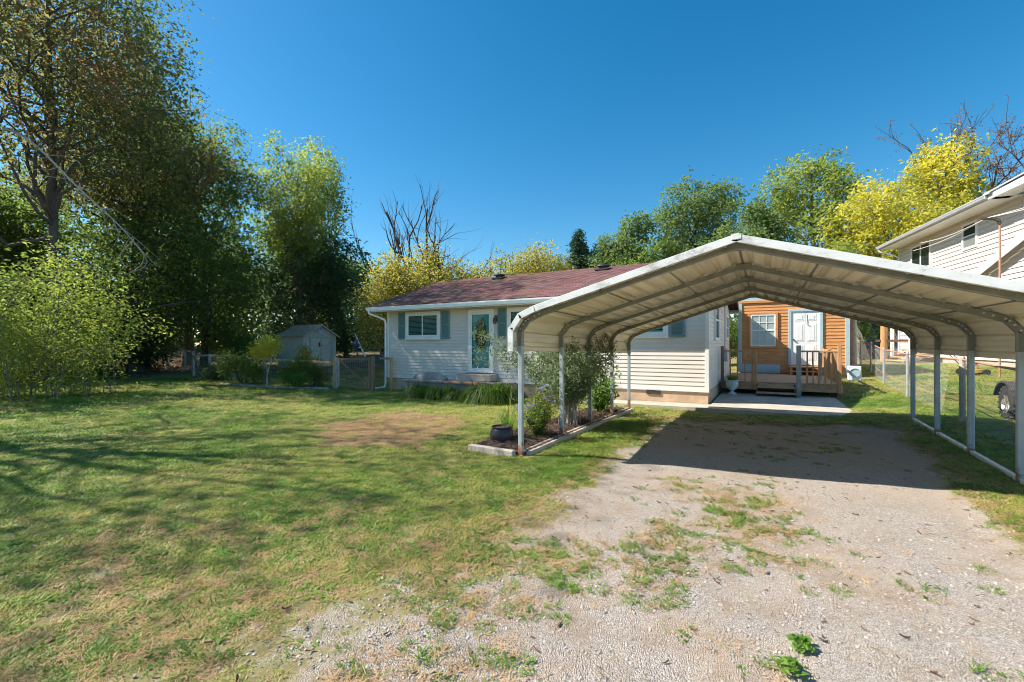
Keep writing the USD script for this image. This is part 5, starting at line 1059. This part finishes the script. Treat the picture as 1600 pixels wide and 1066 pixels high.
hedge = [((-27.5, 4.5), (2.2, 1.8, 1.6), 'leaf_dark', 'dark bush beneath the yellowing thicket'), ((-27.8, 8.2), (1.8, 1.6, 1.1), 'leaf_forest', 'low green bush at the shaded edge of the lawn'), ((-29.8, 11.2), (2.0, 1.6, 1.5), 'leaf_dark', 'dark bush behind the leftmost fence posts'),
    ((-27.5, 15.2), (2.2, 1.5, 1.6), 'leaf_forest', 'rounded green bush behind the fence left of the shed'), ((-30.0, 19.6), (1.9, 1.5, 1.9), 'leaf_dark', 'dark bush against the left wall of the shed'), ((-28.6, 24.2), (2.6, 1.6, 1.7), 'leaf_dark', 'dark bush far behind the play slide'),
    ((-32, 7.5), (2.4, 2.4, 2.2), 'leaf_dark', 'tall dark bush behind the low green bush'), ((-33, 13), (2.6, 2.2, 2.6), 'leaf_dark', 'tall shadowy bush deep behind the wire fence')]
for i, (c, R, mt_, lb) in enumerate(hedge): shrub('understory_bush', lb, 'bush', c, R, 3400, .16, mt_, 40 + i, spread=.2)
shrub('fence_bush', 'small dark bush in front of the middle fence posts', 'bush', (-22.6, 11.6), (.9, .7, .42), 1500, .09, 'leaf_dark', 60)
shrub('fence_bush', 'large glossy dark green bush left of the yellow sapling', 'bush', (-19.9, 11.3), (1.15, .9, .72), 3600, .09, 'leaf_forest', 61)
shrub('fence_bush', 'leafy bush with reddish twigs between sapling and gate', 'bush', (-17.0, 11.9), (1.0, .6, .62), 3000, .07, 'leaf_forest', 62, gap=.15)
shrub('fence_bush', 'tangled russet bush against the orange fence post', 'bush', (-16.0, 11.95), (.75, .5, .52), 2200, .06, 'leaf_oak_fall', 63, gap=.2)
shrub('fence_bush', 'low green bush below the russet tangle', 'bush', (-16.6, 11.45), (.9, .4, .33), 1800, .06, 'leaf_bright', 64)
shrub('yellow_shrub', 'pale yellow leafy shrub standing before the shed door', 'shrub', (-20.2, 14.6), (.75, .7, .95), 2400, .09, 'leaf_gold_shrub', 65, gap=.15)
T = thing('sapling', 'thin yellow sapling with a pale forked trunk at the bed edge', 'sapling', (-17.55, 10.95, -.12)); r = np.random.default_rng(66); m = MB()
f0 = limb(m, (-17.55, 10.95, -.2), (-17.58, 10.95, .30), .035, .03, r, .03); limb(m, f0[-1], (-17.95, 11.0, 1.15), .025, .012, r, .06); limb(m, f0[-1], (-17.2, 10.95, 1.2), .025, .012, r, .06); limb(m, (-17.2, 10.95, 1.2), (-17.1, 10.9, 1.9), .012, .005, r, .05); limb(m, (-17.95, 11, 1.15), (-18.1, 11, 1.7), .012, .005, r, .05); part('trunk', m, 'pale_bark', T, smooth=True)
P, D = blob_points([(-17.75, 11, 1.45, .75, .6, .45), (-17.3, 11, 1.7, .5, .4, .4), (-18.2, 11, 1.3, .4, .4, .3)], 2200, r, .7, 0, 6, .09, 66); m = MB(); m.add(*leaf_cloud(P, D, .085, r, .5)); part('crown', m, 'leaf_yellow', T)
# bare bush behind the gate
r = np.random.default_rng(67); T = thing('bare_bush', 'leafless arching bush behind the gate', 'bush', (-15.8, 16.5, 0)); m = MB()
for k in range(26):
    a = r.uniform(0, 2 * math.pi); o = r.uniform(.5, 1.6); h = r.uniform(1.4, 3.0); t = np.linspace(0, 1, 8); m.tube(np.stack([-15.8 + math.cos(a) * o * t ** 1.4, 16.5 + math.sin(a) * o * t ** 1.4, -.1 + h * (1.4 * t - .6 * t ** 2.5)], 1), .014 * (1 - .8 * t) + .003, 4, False)
part('stems', m, 'pale_bark', T)

# --- behind the house
for i, (x, y, t_, R, mt_, lb, n) in enumerate([
    (-19.0, 19.4, 6.9, (2.3, 1.7, 3.0), 'leaf_gold_shrub', 'gold leaved tree rising behind the left end of the roof', 11000),
    (-17.6, 21.8, 7.9, (2.6, 1.9, 3.4), 'leaf_gold_shrub', 'gold tree with dense top below the tallest snags', 11000),
    (-15.0, 23.8, 7.4, (2.5, 1.9, 3.0), 'leaf_gold_shrub', 'thinner gold tree left of the first roof vent', 12000),
    (-12.6, 25.3, 8.3, (2.6, 2.0, 3.2), 'leaf_gold_shrub', 'yellow green tree with bare top twigs between the roof vents', 12500)]):
    auto('gold_tree', lb, 'tree', (x, y, nan), t_ - .8, t_ - R[2] * .95, R, 18, n, .16, mt_, 70 + i, tr=.18, low=-.95, gap=.18, spread=.34, bark='dark_bark')
auto('gold_tree', 'low yellowish tree beside the conifer behind the roof', 'tree', (-16.0, 37.0, nan), 7.6, 6.0, (2.6, 2.4, 2.6), 12, 6000, .21, 'leaf_gold_shrub', 75, tr=.15, low=-.9, gap=.2)
# dead snags
def snag(label, base, top, seed, leaves=0, rad=.13, forks=5, name='dead_snag', depth=3, fan=.42, twig=.010):
    r = np.random.default_rng(seed); b = np.array([base[0], base[1], tz(*base) - .1]); T = thing(name, label, 'dead tree' if not leaves else 'tree', b); m = MB(); tips = []
    def grow(p, d, l, rd, k):
        n = 7; pts = [p]; dd = d.copy()
        for i in range(n): dd = dd + r.normal(0, .10, 3) + [0, 0, .045]; dd /= np.linalg.norm(dd); pts.append(pts[-1] + dd * l / n)
        pts = np.array(pts); m.tube(pts, np.linspace(rd, max(rd * .5, twig * .6) if k else twig * .6, n + 1), 6 if rd > .05 else 3, False)
        if k == 0: tips.append(pts); return
        for q in range(forks if k == depth else r.integers(3, 5)):
            i = r.integers(2, n + 1); e = dd + r.normal(0, fan, 3) + [0, 0, .15]; e /= np.linalg.norm(e); grow(pts[i], e, l * r.uniform(.42, .72), max(rd * r.uniform(.35, .6), twig), k - 1)
    grow(b, np.array([r.normal(0, .06), r.normal(0, .06), 1.0]), (top - b[2]) * .5, rad, depth); part('trunk', m, 'dark_bark', T)
    if leaves:
        A = np.vstack(tips); P = A[r.integers(0, len(A), leaves)] + r.normal(0, .18, (leaves, 3)); m = MB(); m.add(*leaf_cloud(P, np.tile([0, 0, 1.0], (leaves, 1)), .15, r)); part('crown', m, 'leaf_brown', T)
    return T
snag('leaning dead snag with a forked top left of the others', (-29.0, 28.4), 15.5, 81, rad=.24); snag('tallest dead snag rising above the gold trees', (-27.4, 29.6), 15.5, 82, rad=.24); snag('dead snag with thin upper twigs in the middle of the group', (-25.6, 30.6), 17.5, 83, rad=.24); snag('rightmost dead snag with two upright limbs', (-23.2, 32.0), 18.0, 84, rad=.24)
snag('sparse leafed tree between the light green tree and the snags', (-30.2, 25.6), 17, 85, leaves=420, rad=.2, forks=8, name='sparse_tree')
# conifer and dark oaks behind the roof
r = np.random.default_rng(90); T = thing('conifer', 'pointed dark conifer behind the roof left of the oaks', 'tree', (-14.6, 37.7, .9)); m = MB(); m.tube([(-14.6, 37.7, .4), (-14.6, 37.7, 11.6)], [.2, .02], 8); part('trunk', m, 'dark_bark', T)
P, D = [], []
for k in range(210):
    h = r.random() ** .9; z = 3 + 8.7 * h; L_ = (1 - h) * 3.1 + .25; a = r.uniform(0, 6.283)
    for u in np.linspace(.15, 1, 16): P.append((-14.6 + math.cos(a) * L_ * u + r.normal(0, .1), 37.7 + math.sin(a) * L_ * u + r.normal(0, .1), z - .35 * u * L_ + r.normal(0, .1))); D.append((math.cos(a) * .3, math.sin(a) * .3, 1))
m = MB(); m.add(*leaf_cloud(np.repeat(np.array(P), 3, 0) + r.normal(0, .12, (len(P) * 3, 3)), np.repeat(np.array(D), 3, 0), .30, r, .3)); part('crown', m, 'leaf_conifer', T)
for i, (x, y, tp, cz, R, lb, n) in enumerate([
    (-12.4, 38.5, 9.5, 7.4, (2.6, 2.4, 3.6), 'narrow dark green tree beside the conifer', 9000), (-9.9, 38.5, 12.2, 8.8, (2.8, 2.6, 4.0), 'rounded dark green oak left of the tallest one', 12000),
    (-5.5, 42.5, 16.3, 12.2, (4.3, 3.6, 4.6), 'tallest dark green oak behind the house', 13000), (-1.3, 40.5, 13.0, 9.6, (2.4, 2.4, 4.0), 'dark green oak right of the tallest one', 11000), (-7.2, 36.0, 8.5, 6.2, (4.2, 2.6, 3.2), 'low olive green tree in front of the tall oaks', 10000), (-2.6, 36.0, 9.5, 7.0, (3.4, 2.6, 3.4), 'low dark tree just left of the carport peak', 9000)]):
    auto('green_oak', lb, 'tree', (x, y, nan), tp - 1, cz, R, 20, n, .24, 'leaf_blue_oak' if i != 4 else 'leaf_forest', 91 + i, tr=.28, low=-.9, gap=.24, spread=.30, bark='dark_bark', fr=(.24, .38))
# yellow trees on the right
auto('yellow_tree', 'airy light green tree right of the carport peak', 'tree', (3.0, 41.5, nan), 15.6, 11.6, (4.6, 3.6, 5.6), 24, 9500, .25, 'leaf_yellow_green', 101, tr=.24, gap=.30, spread=.34, shell=.6, fr=(.2, .34))
auto('yellow_tree', 'bright yellow tree left of the neighbour roof', 'tree', (6.9, 39.5, nan), 12.4, 9.2, (4.2, 3.4, 4.6), 22, 13500, .24, 'leaf_yellow', 102, tr=.22, gap=.2, spread=.34, low=-.9)
auto('yellow_tree', 'smaller yellow tree peeking over the neighbour roof', 'tree', (10.9, 43.5, nan), 15.0, 12.8, (2.8, 2.6, 3.6), 14, 6500, .25, 'leaf_yellow', 103, tr=.2, gap=.25, spread=.34, low=-.8)
auto('yellow_tree', 'low yellow green tree behind the carport roof', 'tree', (3.5, 37.0, nan), 7.8, 5.6, (3.4, 2.6, 3.6), 14, 8500, .22, 'leaf_yellow_green', 104, tr=.18, gap=.12, spread=.34, low=-.95)
snag('bare reddish brown tree above the neighbour roof', (14.0, 48.6), 19.5, 111, leaves=4200, rad=.26, forks=9, depth=4, fan=.5, twig=.018, name='bare_tree')
# greenery between house and annex, and right of the annex
for i, (c, R, mt_, lb) in enumerate([((-2.2, 27.5), (1.3, 1.2, 1.3), 'leaf_forest', 'green bush in the gap between house and annex'), ((3.4, 33.5), (2.2, 1.5, 1.7), 'leaf_forest', 'dark bush right of the annex behind the fence'), ((6.0, 42.5), (3.2, 2.0, 2.6), 'leaf_dark', 'dark thicket behind the parked blue vehicle')]):
    shrub('back_bush', lb, 'bush', c, R, 3600, .16, mt_, 110 + i, spread=.2)
T = thing('leaning_trunk', 'pale leaning tree trunk right of the annex', 'tree trunk', (4.2, 33.0, .8)); m = MB(); m.tube([(4.9, 33, .6), (4.5, 33, 2.2), (3.6, 33, 4.5)], [.32, .27, .2], 10); part('trunk', m, 'pale_bark', T, smooth=True)

# --- planting by the carport
r = np.random.default_rng(120)
T = thing('willowy_shrub', 'large feathery grey green shrub among the left carport posts', 'shrub', (-3.35, 8.2, .03)); m = MB(); P, D = [], []
for k in range(62):
    a = r.uniform(0, 6.283); x0, y0 = -3.35 + r.normal(0, .07), 8.2 + r.normal(0, .10); h = r.uniform(1.1, 2.0); o = r.uniform(.3, 1.7); ex = math.cos(a) * o * (1.25 if math.cos(a) < 0 else .40); ey = math.sin(a) * o
    t = np.linspace(0, 1, 9); pts = np.stack([x0 + ex * t ** 1.7, y0 + ey * t ** 1.7, .0 + h * (1.25 * t - .32 * t ** 2.6)], 1); m.tube(pts, .007 * (1 - .8 * t) + .0012, 5, False)
    for _ in range(290):
        u = r.uniform(.36, 1.06); q = np.array([np.interp(u, t, pts[:, i]) for i in range(3)]); P.append(q + r.normal(0, .085, 3)); D.append(np.array([ex * .4, ey * .4, .5]))
part('stems', m, 'weathered_wood', T); m = MB(); m.add(*leaf_cloud(np.array(P), np.array(D), .078, r, .26, .05)); part('leaves', m, 'leaf_willow', T)
T = thing('yellow_green_shrub', 'leafy yellow green shrub by the fourth left carport post', 'shrub', (-3.45, 10.2, 0)); m = MB(); P, D = [], []
for k in range(26):
    a = r.uniform(0, 6.283); h = r.uniform(.5, 1.15); o = r.uniform(.1, .6); t = np.linspace(0, 1, 6); pts = np.stack([-3.45 + math.cos(a) * o * t, 10.2 + math.sin(a) * o * t, h * t], 1); m.tube(pts, .008 * (1 - .7 * t) + .002, 5, False)
    for _ in range(40): u = r.uniform(.25, 1.05); P.append(np.array([np.interp(u, t, pts[:, i]) for i in range(3)]) + r.normal(0, .07, 3)); D.append((math.cos(a) * .5, math.sin(a) * .5, .6))
part('stems', m, 'dark_bark', T); m = MB(); m.add(*leaf_cloud(np.array(P), np.array(D), .10, r, .5)); part('leaves', m, 'leaf_bright', T)
T = thing('aster_plant', 'purple flowering aster between the first two left carport posts', 'flower', (-3.35, 6.85, .04)); m = MB(); P, D, F = [], [], []
for k in range(46):
    a = r.uniform(0, 6.283); h = r.uniform(.3, .85) * (1.2 if k < 6 else 1); o = r.uniform(.05, .42); t = np.linspace(0, 1, 6); pts = np.stack([-3.38 + math.cos(a) * o * t ** 1.3, 6.85 + math.sin(a) * o * t ** 1.3, .03 + h * t], 1); m.tube(pts, .004 * (1 - .6 * t) + .001, 4, False)
    for _ in range(70): u = r.uniform(.1, 1.0); P.append(np.array([np.interp(u, t, pts[:, i]) for i in range(3)]) + r.normal(0, .04, 3)); D.append((math.cos(a) * .5, math.sin(a) * .5, .6))
    F.append(pts[-1])
part('stems', m, 'dark_bark', T); m = MB(); m.add(*leaf_cloud(np.array(P), np.array(D), .055, r, .25)); part('leaves', m, 'leaf_forest', T)
for q in F[::5]:
    m = MB()
    for _ in range(5):
        c = q + r.normal(0, .03, 3)
        for j in range(9): aa = j / 9 * 6.283; m.add([c, c + [.028 * math.cos(aa - .25), .028 * math.sin(aa - .25), .008], c + [.036 * math.cos(aa), .036 * math.sin(aa), .004], c + [.028 * math.cos(aa + .25), .028 * math.sin(aa + .25), .008]], [[0, 1, 2, 3]])
    part('flower_head', m, 'aster_flower', T)
def blades(name, label, cat, c, n, h, w, spread, mt_, seed, group=None, parent=None, arch=.7, z0=None, pname='blades', core=.12, lo=.55):
    r = np.random.default_rng(seed); z = c[2]; m = MB(); V, F = [], []
    for k in range(n):
        a = r.uniform(0, 6.283); b0 = r.random() ** .5 * core; x0, y0 = c[0] + math.cos(a) * b0, c[1] + math.sin(a) * b0; L_ = h * r.uniform(lo, 1.15); o = spread * r.uniform(.3, 1.1); dx, dy = math.cos(a), math.sin(a); sx_, sy_ = -dy, dx
        base = len(V)
        for j, t in enumerate((0, .35, .7, 1.0)):
            x, y, zz = x0 + dx * o * t ** 1.5, y0 + dy * o * t ** 1.5, z + L_ * (1.0 * t + arch * (t - t * t) - arch * .9 * t ** 3 * o / max(spread, .01)); ww = w * (1 - .85 * t) * .5 + .0006
            V += [(x - sx_ * ww, y - sy_ * ww, zz), (x + sx_ * ww, y + sy_ * ww, zz)]
        for j in range(3): F.append([base + 2 * j, base + 2 * j + 1, base + 2 * j + 3, base + 2 * j + 2])
    m.add(V, F)
    if parent: return part(pname, m, mt_, parent)
    T = thing(name, label, cat, c, group); part(pname, m, mt_, T); return T
for i, (x, y, h, sp, lb) in enumerate([(-9.95, 11.45, .50, .50, 'leftmost clump of green monkey grass before the stoop'), (-9.05, 11.4, .48, .50, 'second clump of monkey grass from the left'), (-8.25, 11.35, .40, .42, 'small yellowing clump of monkey grass before the door'), (-7.1, 11.3, .70, .72, 'largest dark clump of monkey grass at the right end of the stoop')]):
    blades('monkey_grass', lb, 'ornamental grass', (x, y, tz(x, y)), 1000 if h > .6 else 620, h, .030, sp, 'leaf_liriope', 130 + i, core=.46 if h > .6 else .36, arch=1.25, lo=.35)
T = blades('pot_grass', 'spiky green grass behind the black pot', 'ornamental grass', (-3.75, 6.45, .04), 110, .62, .014, .26, 'leaf_bright', 140, core=.08)
blades('pot_grass', '', '', (-3.75, 6.45, .04), 14, 1.05, .008, .4, 'leaf_yellow_green', 141, parent=T, core=.05, pname='tall_blades')
blades('urn_plant', 'bright green plant growing in the white urn', 'plant', (-.98, 15.72, .48), 110, .24, .03, .13, 'leaf_bright', 142, core=.12)
for i, (x, y, s) in enumerate([(.16, 2.86, 1.0), (.10, 2.62, 1.0)]):
    r = np.random.default_rng(150 + i); m = MB(); P = np.array([x, y, gz(x, y) + .03]); rr = r.uniform(.005, .065, 70); aa = r.uniform(0, 6.283, 70); pts = np.stack([x + rr * np.cos(aa), y + rr * np.sin(aa), gz(x, y) + .015 + .035 * (1 - rr / .08) + r.uniform(0, .02, 70)], 1)
    m.add(*leaf_cloud(pts, np.tile([0, 0, 1.2], (70, 1)), .042, r, .5)); solid('broadleaf_weed', m, 'leaf_bright', ['bright green weed in the gravel nearer the picture bottom right', 'bright green weed closest to the bottom edge of the driveway'][i], 'weed')
# vine climbing the third and fourth left posts
r = np.random.default_rng(155); T = thing('climbing_vine', 'thin vine climbing the fourth left carport post', 'vine', (LX, 9.99, 0)); m = MB(); t = np.linspace(0, 1, 40); pts = np.stack([LX + .05 * np.cos(t * 22), 9.99 + .05 * np.sin(t * 22), .1 + 1.75 * t], 1); m.tube(pts, .005, 4, False); part('stem', m, 'twig', T)
P = pts[r.integers(20, 40, 130)] + r.normal(0, .07, (130, 3)); m = MB(); m.add(*leaf_cloud(P, np.tile([0, -.5, .4], (130, 1)), .055, r, .6)); part('leaves', m, 'leaf_forest', T)

# --- far woods closing the view, one mass
r = np.random.default_rng(160); ang = np.radians(r.uniform(-105, 45, 70000)); rad = r.uniform(50, 74, 70000); x, y = np.sin(ang) * rad, np.cos(ang) * rad; hmax = (7 + 4 * meshkit.noise(np.stack([x * .12, y * .12, x * 0], -1), 4)) * (1.0 + .7 * sstep(-.85, -1.1, ang)); P = np.stack([x, y, 1 + hmax * r.random(70000) ** 1.5], 1)
keep = (x < -12) | (x > 14) | (P[:, 2] < 5); P = P[keep]; m = MB(); m.add(*leaf_cloud(P, np.tile([0, -.6, .5], (len(P), 1)), .65, r, .6)); solid('far_woods', m, 'leaf_dark', 'far dark wood closing the view behind the yards', 'wood', kind='stuff')
r = np.random.default_rng(161); n = 9000; x = r.uniform(-70, 60, n); y = r.uniform(-60, -48, n); hmax = 4 + 4 * meshkit.noise(np.stack([x * .15, y * .1, x * 0], -1), 6); P = np.stack([x, y, .2 + hmax * r.random(n)], 1); m = MB(); m.add(*leaf_cloud(P, np.tile([0, .6, .5], (n, 1)), 1.0, r, .7)); solid('street_woods', m, 'leaf_forest', 'dark wood across the street reflected in the house windows', 'wood', kind='stuff')

# --- grass, weeds and litter (uncountable: point instancers)
def blade_proto(n, h, w, r, spread, lay=.6, wide=False):
    V, F = [], []
    for k in range(n):
        a = r.uniform(0, 6.283); rr = r.random() ** .5 * spread; x0, y0 = rr * math.cos(a), rr * math.sin(a); b = r.uniform(0, 6.283); L_ = h * r.uniform(.5, 1.2); o = L_ * lay * r.uniform(.4, 1.3); dx, dy = math.cos(b), math.sin(b); ww = w * r.uniform(.7, 1.3)
        tp = [(0, 1.0), (.55, .95), (1, .06)] if not wide else [(0, .25), (.5, 1.0), (1, .1)]
        i = len(V)
        for t, q in tp: V += [(x0 + dx * o * t + dy * ww * q * .5, y0 + dy * o * t - dx * ww * q * .5, L_ * (t - .35 * t * t * lay)), (x0 + dx * o * t - dy * ww * q * .5, y0 + dy * o * t + dx * ww * q * .5, L_ * (t - .35 * t * t * lay))]
        F += [[i, i + 1, i + 3, i + 2], [i + 2, i + 3, i + 5, i + 4]]
    m = MB(); m.add(V, F); return m
def scatter(name, label, cat, protos, pos, idx, scl, seed, tilt=.0):
    r = np.random.default_rng(seed); path = '/World/' + name; pi = UsdGeom.PointInstancer.Define(stage, path); tg = []
    for i, (mb, mt_) in enumerate(protos):
        v, f = mb.mesh(); usdkit.mesh(stage, path + '/%s_%03d' % (name + '_clump', i), (v, f), L(mt_)); tg.append(Sdf.Path(path + '/%s_%03d' % (name + '_clump', i)))
    pi.CreatePrototypesRel().SetTargets(tg); n = len(pos); pi.CreateProtoIndicesAttr(Vt.IntArray.FromNumpy(idx.astype(np.int32))); pi.CreatePositionsAttr(Vt.Vec3fArray.FromNumpy(pos.astype(np.float32)))
    a = r.uniform(0, 2 * np.pi, n) / 2; ax = r.uniform(-tilt, tilt, n) / 2; ay = r.uniform(-tilt, tilt, n) / 2
    q = np.stack([np.cos(a), ax, ay, np.sin(a)], 1); q /= np.linalg.norm(q, axis=1, keepdims=True)
    pi.CreateOrientationsAttr(Vt.QuathArray([Gf.Quath(float(w), float(x), float(y), float(z)) for w, x, y, z in q])); pi.CreateScalesAttr(Vt.Vec3fArray.FromNumpy(np.repeat(scl[:, None], 3, 1).astype(np.float32))); tag(pi, label, cat, None, 'stuff')
def in_view(x, y, m=.3):
    t = -SY * x + CY * y; s = CY * x + SY * y; return (t > .4) & (np.abs(s) < t * 1.15 + m)
def blocked(x, y):
    b = (x > -13.1) & (x < -1.3) & (y > 12.95) & (y < 21); b |= (x > -11.2) & (x < -7.15) & (y > 11.95) & (y < 13.1); b |= (x > -1.4) & (x < 1.76) & (y > 12.0) & (y < 26); b |= (x > -5.25) & (x < -1.2) & (y > 12.33) & (y < 13.1)
    b |= (x > -4.0) & (x < -2.9) & (y > 5.6) & (y < 11.3); return b
rg = np.random.default_rng(170); X, Y, Sc = [], [], []
for (lo, hi, dens, sc) in ((.9, 3.6, 950, .75), (3.6, 6.5, 480, .95), (6.5, 10, 170, 1.25), (10, 16, 48, 1.7), (16, 28, 16, 2.5)):
    th = rg.uniform(-1.15, 1.15, int(dens * 2.5 * (hi * hi - lo * lo) * .75)); R_ = np.sqrt(rg.uniform(lo * lo, hi * hi, len(th)) ) ; t_, s_ = R_ * np.cos(th), R_ * np.sin(th); x = -SY * t_ + CY * s_; y = CY * t_ + SY * s_
    k = in_view(x, y, 2.2) & ~blocked(x, y) & (x < 9.5) & (y < 27); X.append(x[k]); Y.append(y[k]); Sc.append(np.full(k.sum(), sc) * rg.uniform(.7, 1.3, k.sum()))
X, Y, Sc = map(np.concatenate, (X, Y, Sc)); g = gravel_mask(X, Y); d = dead_mask(X, Y); l = litter_mask(X, Y); patch = fbm2(X, Y, 2.2, 31, 5); fine = fbm2(X, Y, 6.0, 33, 3)
rear = (Y > 10.0) & (X > -2.9) & (X < 3.2)
prob = sstep(.62, .28, g + (patch - .5) * 1.0) * (1 - .55 * sstep(.54, .36, patch) * (np.hypot(X, Y) < 7)); prob *= (1 - .92 * l); prob = np.where(d > .5, prob * .55, prob)
keep = rg.random(len(X)) < prob; X, Y, Sc, g, d, patch, fine = [a[keep] for a in (X, Y, Sc, g, d, patch, fine)]
yel = fbm2(X, Y, .55, 35, 4) + .18 * (rg.random(len(X)) - .5); u = rg.random(len(X)); rt = np.hypot(X, Y)
idx = np.where(yel > .46, np.where(u < .6, 2, np.where(u < .85, 0, 4)), np.where(u < .55, 0, np.where(u < .8, 1, np.where(u < .93, 2, 4)))); idx = np.where((rt < 6) & (fine > .57) & (u < .8), 3, idx); idx = np.where(d > .5, np.where(u < .88, 4, 2), idx); idx = np.where((g > .25) & (u < .38), 4, idx)
rp = np.random.default_rng(171)
protos = [(blade_proto(36, .03, .0055, rp, .08, 1.2), 'blade_green'), (blade_proto(32, .036, .006, rp, .08, 1.2), 'blade_green'), (blade_proto(36, .028, .005, rp, .08, 1.4), 'blade_yellow'), (blade_proto(16, .032, .015, rp, .065, 1.6, True), 'blade_green'), (blade_proto(34, .024, .004, rp, .09, 2.0), 'blade_straw')]
Z = gz(X, Y); print('grass clumps', len(X))
scatter('lawn_grass', 'short patchy lawn grass covering the front yard', 'grass', protos, np.stack([X, Y, Z], 1), idx, Sc, 172, .15)
# tufts on the gravel
rg = np.random.default_rng(180); n = 26000; X = rg.uniform(-3.6, 2.4, n); Y = rg.uniform(.8, 11.8, n); g = gravel_mask(X, Y); pt = fbm2(X, Y, 1.3, 41, 4); hump = np.exp(-((X + .25) / .5) ** 2) * (Y < 5.6) + np.exp(-((X - .5) / .5) ** 2) * (Y < 2.6) * .6 + (Y > 10.3) * 1.2
k = (rg.random(n) < np.clip((pt - .49) * 3.4, 0, 1) * (.20 + hump + .75 * sstep(-.3, -1.8, X) * (Y < 5.2))) & (g > .12) & (Y > 1) ; X, Y = X[k], Y[k]; k = in_view(X, Y); X, Y = X[k], Y[k]; u = rg.random(len(X))
scatter('gravel_tufts', 'scattered green and straw tufts growing through the gravel driveway', 'grass', [(blade_proto(60, .028, .0045, rp, .06, 1.3), 'blade_green'), (blade_proto(26, .028, .011, rp, .05, 1.5, True), 'blade_green'), (blade_proto(50, .02, .0035, rp, .10, 2.6), 'blade_straw')], np.stack([X, Y, gz(X, Y) + .004], 1), np.where(u < .36, 0, np.where(u < .44, 1, 2)), rg.uniform(.6, 1.4, len(X)), 181, .2)
# stones on the drive, fallen leaves and bark bits
n = 16000; X = rg.uniform(-3.6, 2.3, n); Y = rg.uniform(.7, 7.5, n); g = gravel_mask(X, Y) + (fbm2(X, Y, 3, 44) - .5) * .8; k = (g > .5) & in_view(X, Y) & (rg.random(n) < np.clip(3.4 / np.hypot(X, Y), 0, 1) ** 1.5); X, Y = X[k], Y[k]
ic = trimesh.creation.icosphere(0, 1.0); pr_ = []
mat('stone_light', (0.42, 0.38, 0.34), .9, .25, 30); mat('stone_dark', (0.26, 0.24, 0.22), .9, .3, 30); mat('stone_tan', (0.44, 0.35, 0.28), .9, .3, 30)
for q, mt_ in ((0, 'stone_light'), (1, 'stone_dark'), (2, 'stone_tan')):
    m = MB(); m.add(np.array(ic.vertices) * (1 + rp.uniform(-.3, .3, (len(ic.vertices), 1))) * [.0075, .0055, .004], ic.faces); pr_.append((m, mt_))
scatter('driveway_stones', 'loose pale gravel stones lying on the driveway', 'gravel', pr_, np.stack([X, Y, gz(X, Y) + .008], 1), rg.integers(0, 3, len(X)), rg.uniform(.5, 1.7, len(X)), 182, .4)
n = 20000; X = rg.uniform(-9, 3, n); Y = rg.uniform(.7, 11, n); g = gravel_mask(X, Y); k = in_view(X, Y) & ~blocked(X, Y) & (rg.random(n) < np.where(g > .35, .5, .16) * np.where(Y > 6, .35, 1) * np.clip((fbm2(X, Y, 1.6, 47) - .36) * 5, .05, 1)); X, Y = X[k], Y[k]
pr_ = []
for q in range(3):
    m = MB(); s = .04; a = np.linspace(-1, 1, 4); V = [(s * u_, s * .35 * v_ * (1 - abs(u_) * .7), .012 * (u_ * u_ + v_ * v_) * rp.uniform(.4, 1.4)) for u_ in a for v_ in (-1, 0, 1)]; m.add(V, [[i * 3 + j, i * 3 + j + 1, i * 3 + j + 4, i * 3 + j + 3] for i in range(3) for j in range(2)]); pr_.append((m, 'litter_leaf'))
m = MB(); limb(m, (-.05, 0, .004), (.05, .01, .006), .0035, .002, rp, .08, 5, 5); pr_.append((m, 'twig')); m = MB(); m.obox([0, 0, .006], np.eye(3), [.03, .009, .005], .002); pr_.append((m, 'twig'))
scatter('fallen_debris', 'fallen brown leaves twigs and bark bits strewn over lawn and gravel', 'leaf litter', pr_, np.stack([X, Y, gz(X, Y) + .012], 1), rg.choice(5, len(X), p=[.10, .10, .10, .42, .28]), .16 + .55 * rg.random(len(X)) ** 2.2, 183, .35)
n = 2600; X = rg.uniform(-4.0, -3.0, n); Y = rg.uniform(5.7, 11.2, n)
m = MB(); m.obox([0, 0, 0], np.eye(3), [.022, .007, .004], .002); scatter('mulch_chips', 'dark bark chips covering the bed under the shrubs', 'mulch', [(m, 'mulch'), (pr_[3][0], 'twig')], np.stack([X, Y, gz(X, Y) + .06 + .03 * np.sin(np.pi * (X + 4))], 1), (rg.random(n) < .3).astype(int), rg.uniform(.5, 1.4, n), 184, .6)
n = 2600; X = rg.uniform(-36, -20, n); Y = rg.uniform(2, 16, n); k = rg.random(n) < litter_mask(X, Y) + .06; X, Y = X[k], Y[k]
scatter('wood_litter', 'dry fallen leaves under the trees at the lawn edge', 'leaf litter', [(pr_[0][0], 'litter_leaf'), (pr_[1][0], 'litter_leaf')], np.stack([X, Y, gz(X, Y) + .03], 1), rg.integers(0, 2, len(X)), rg.uniform(1.6, 3.4, len(X)), 185, .4)

# ------------------------------------------------------------------ groups of look-alikes
GROUPS = {'oak_tree': 'oaks at the left of the lawn', 'forest_tree': 'trees of the wood on the left', 'understory_bush': 'bushes under the left wood', 'fence_bush': 'bushes in the bed along the garden fence', 'gold_tree': 'gold trees behind the roof',
          'dead_snag': 'dead snags behind the house', 'green_oak': 'dark oaks behind the house', 'yellow_tree': 'yellow trees on the right', 'back_bush': 'bushes behind the annex', 'monkey_grass': 'clumps of monkey grass before the stoop', 'broadleaf_weed': 'broadleaf weeds on the driveway'}
for p in stage.GetPrimAtPath('/World').GetChildren():
    g_ = GROUPS.get(p.GetName().rstrip('0123456789').rstrip('_'))
    if g_: p.SetCustomDataByKey('group', g_)
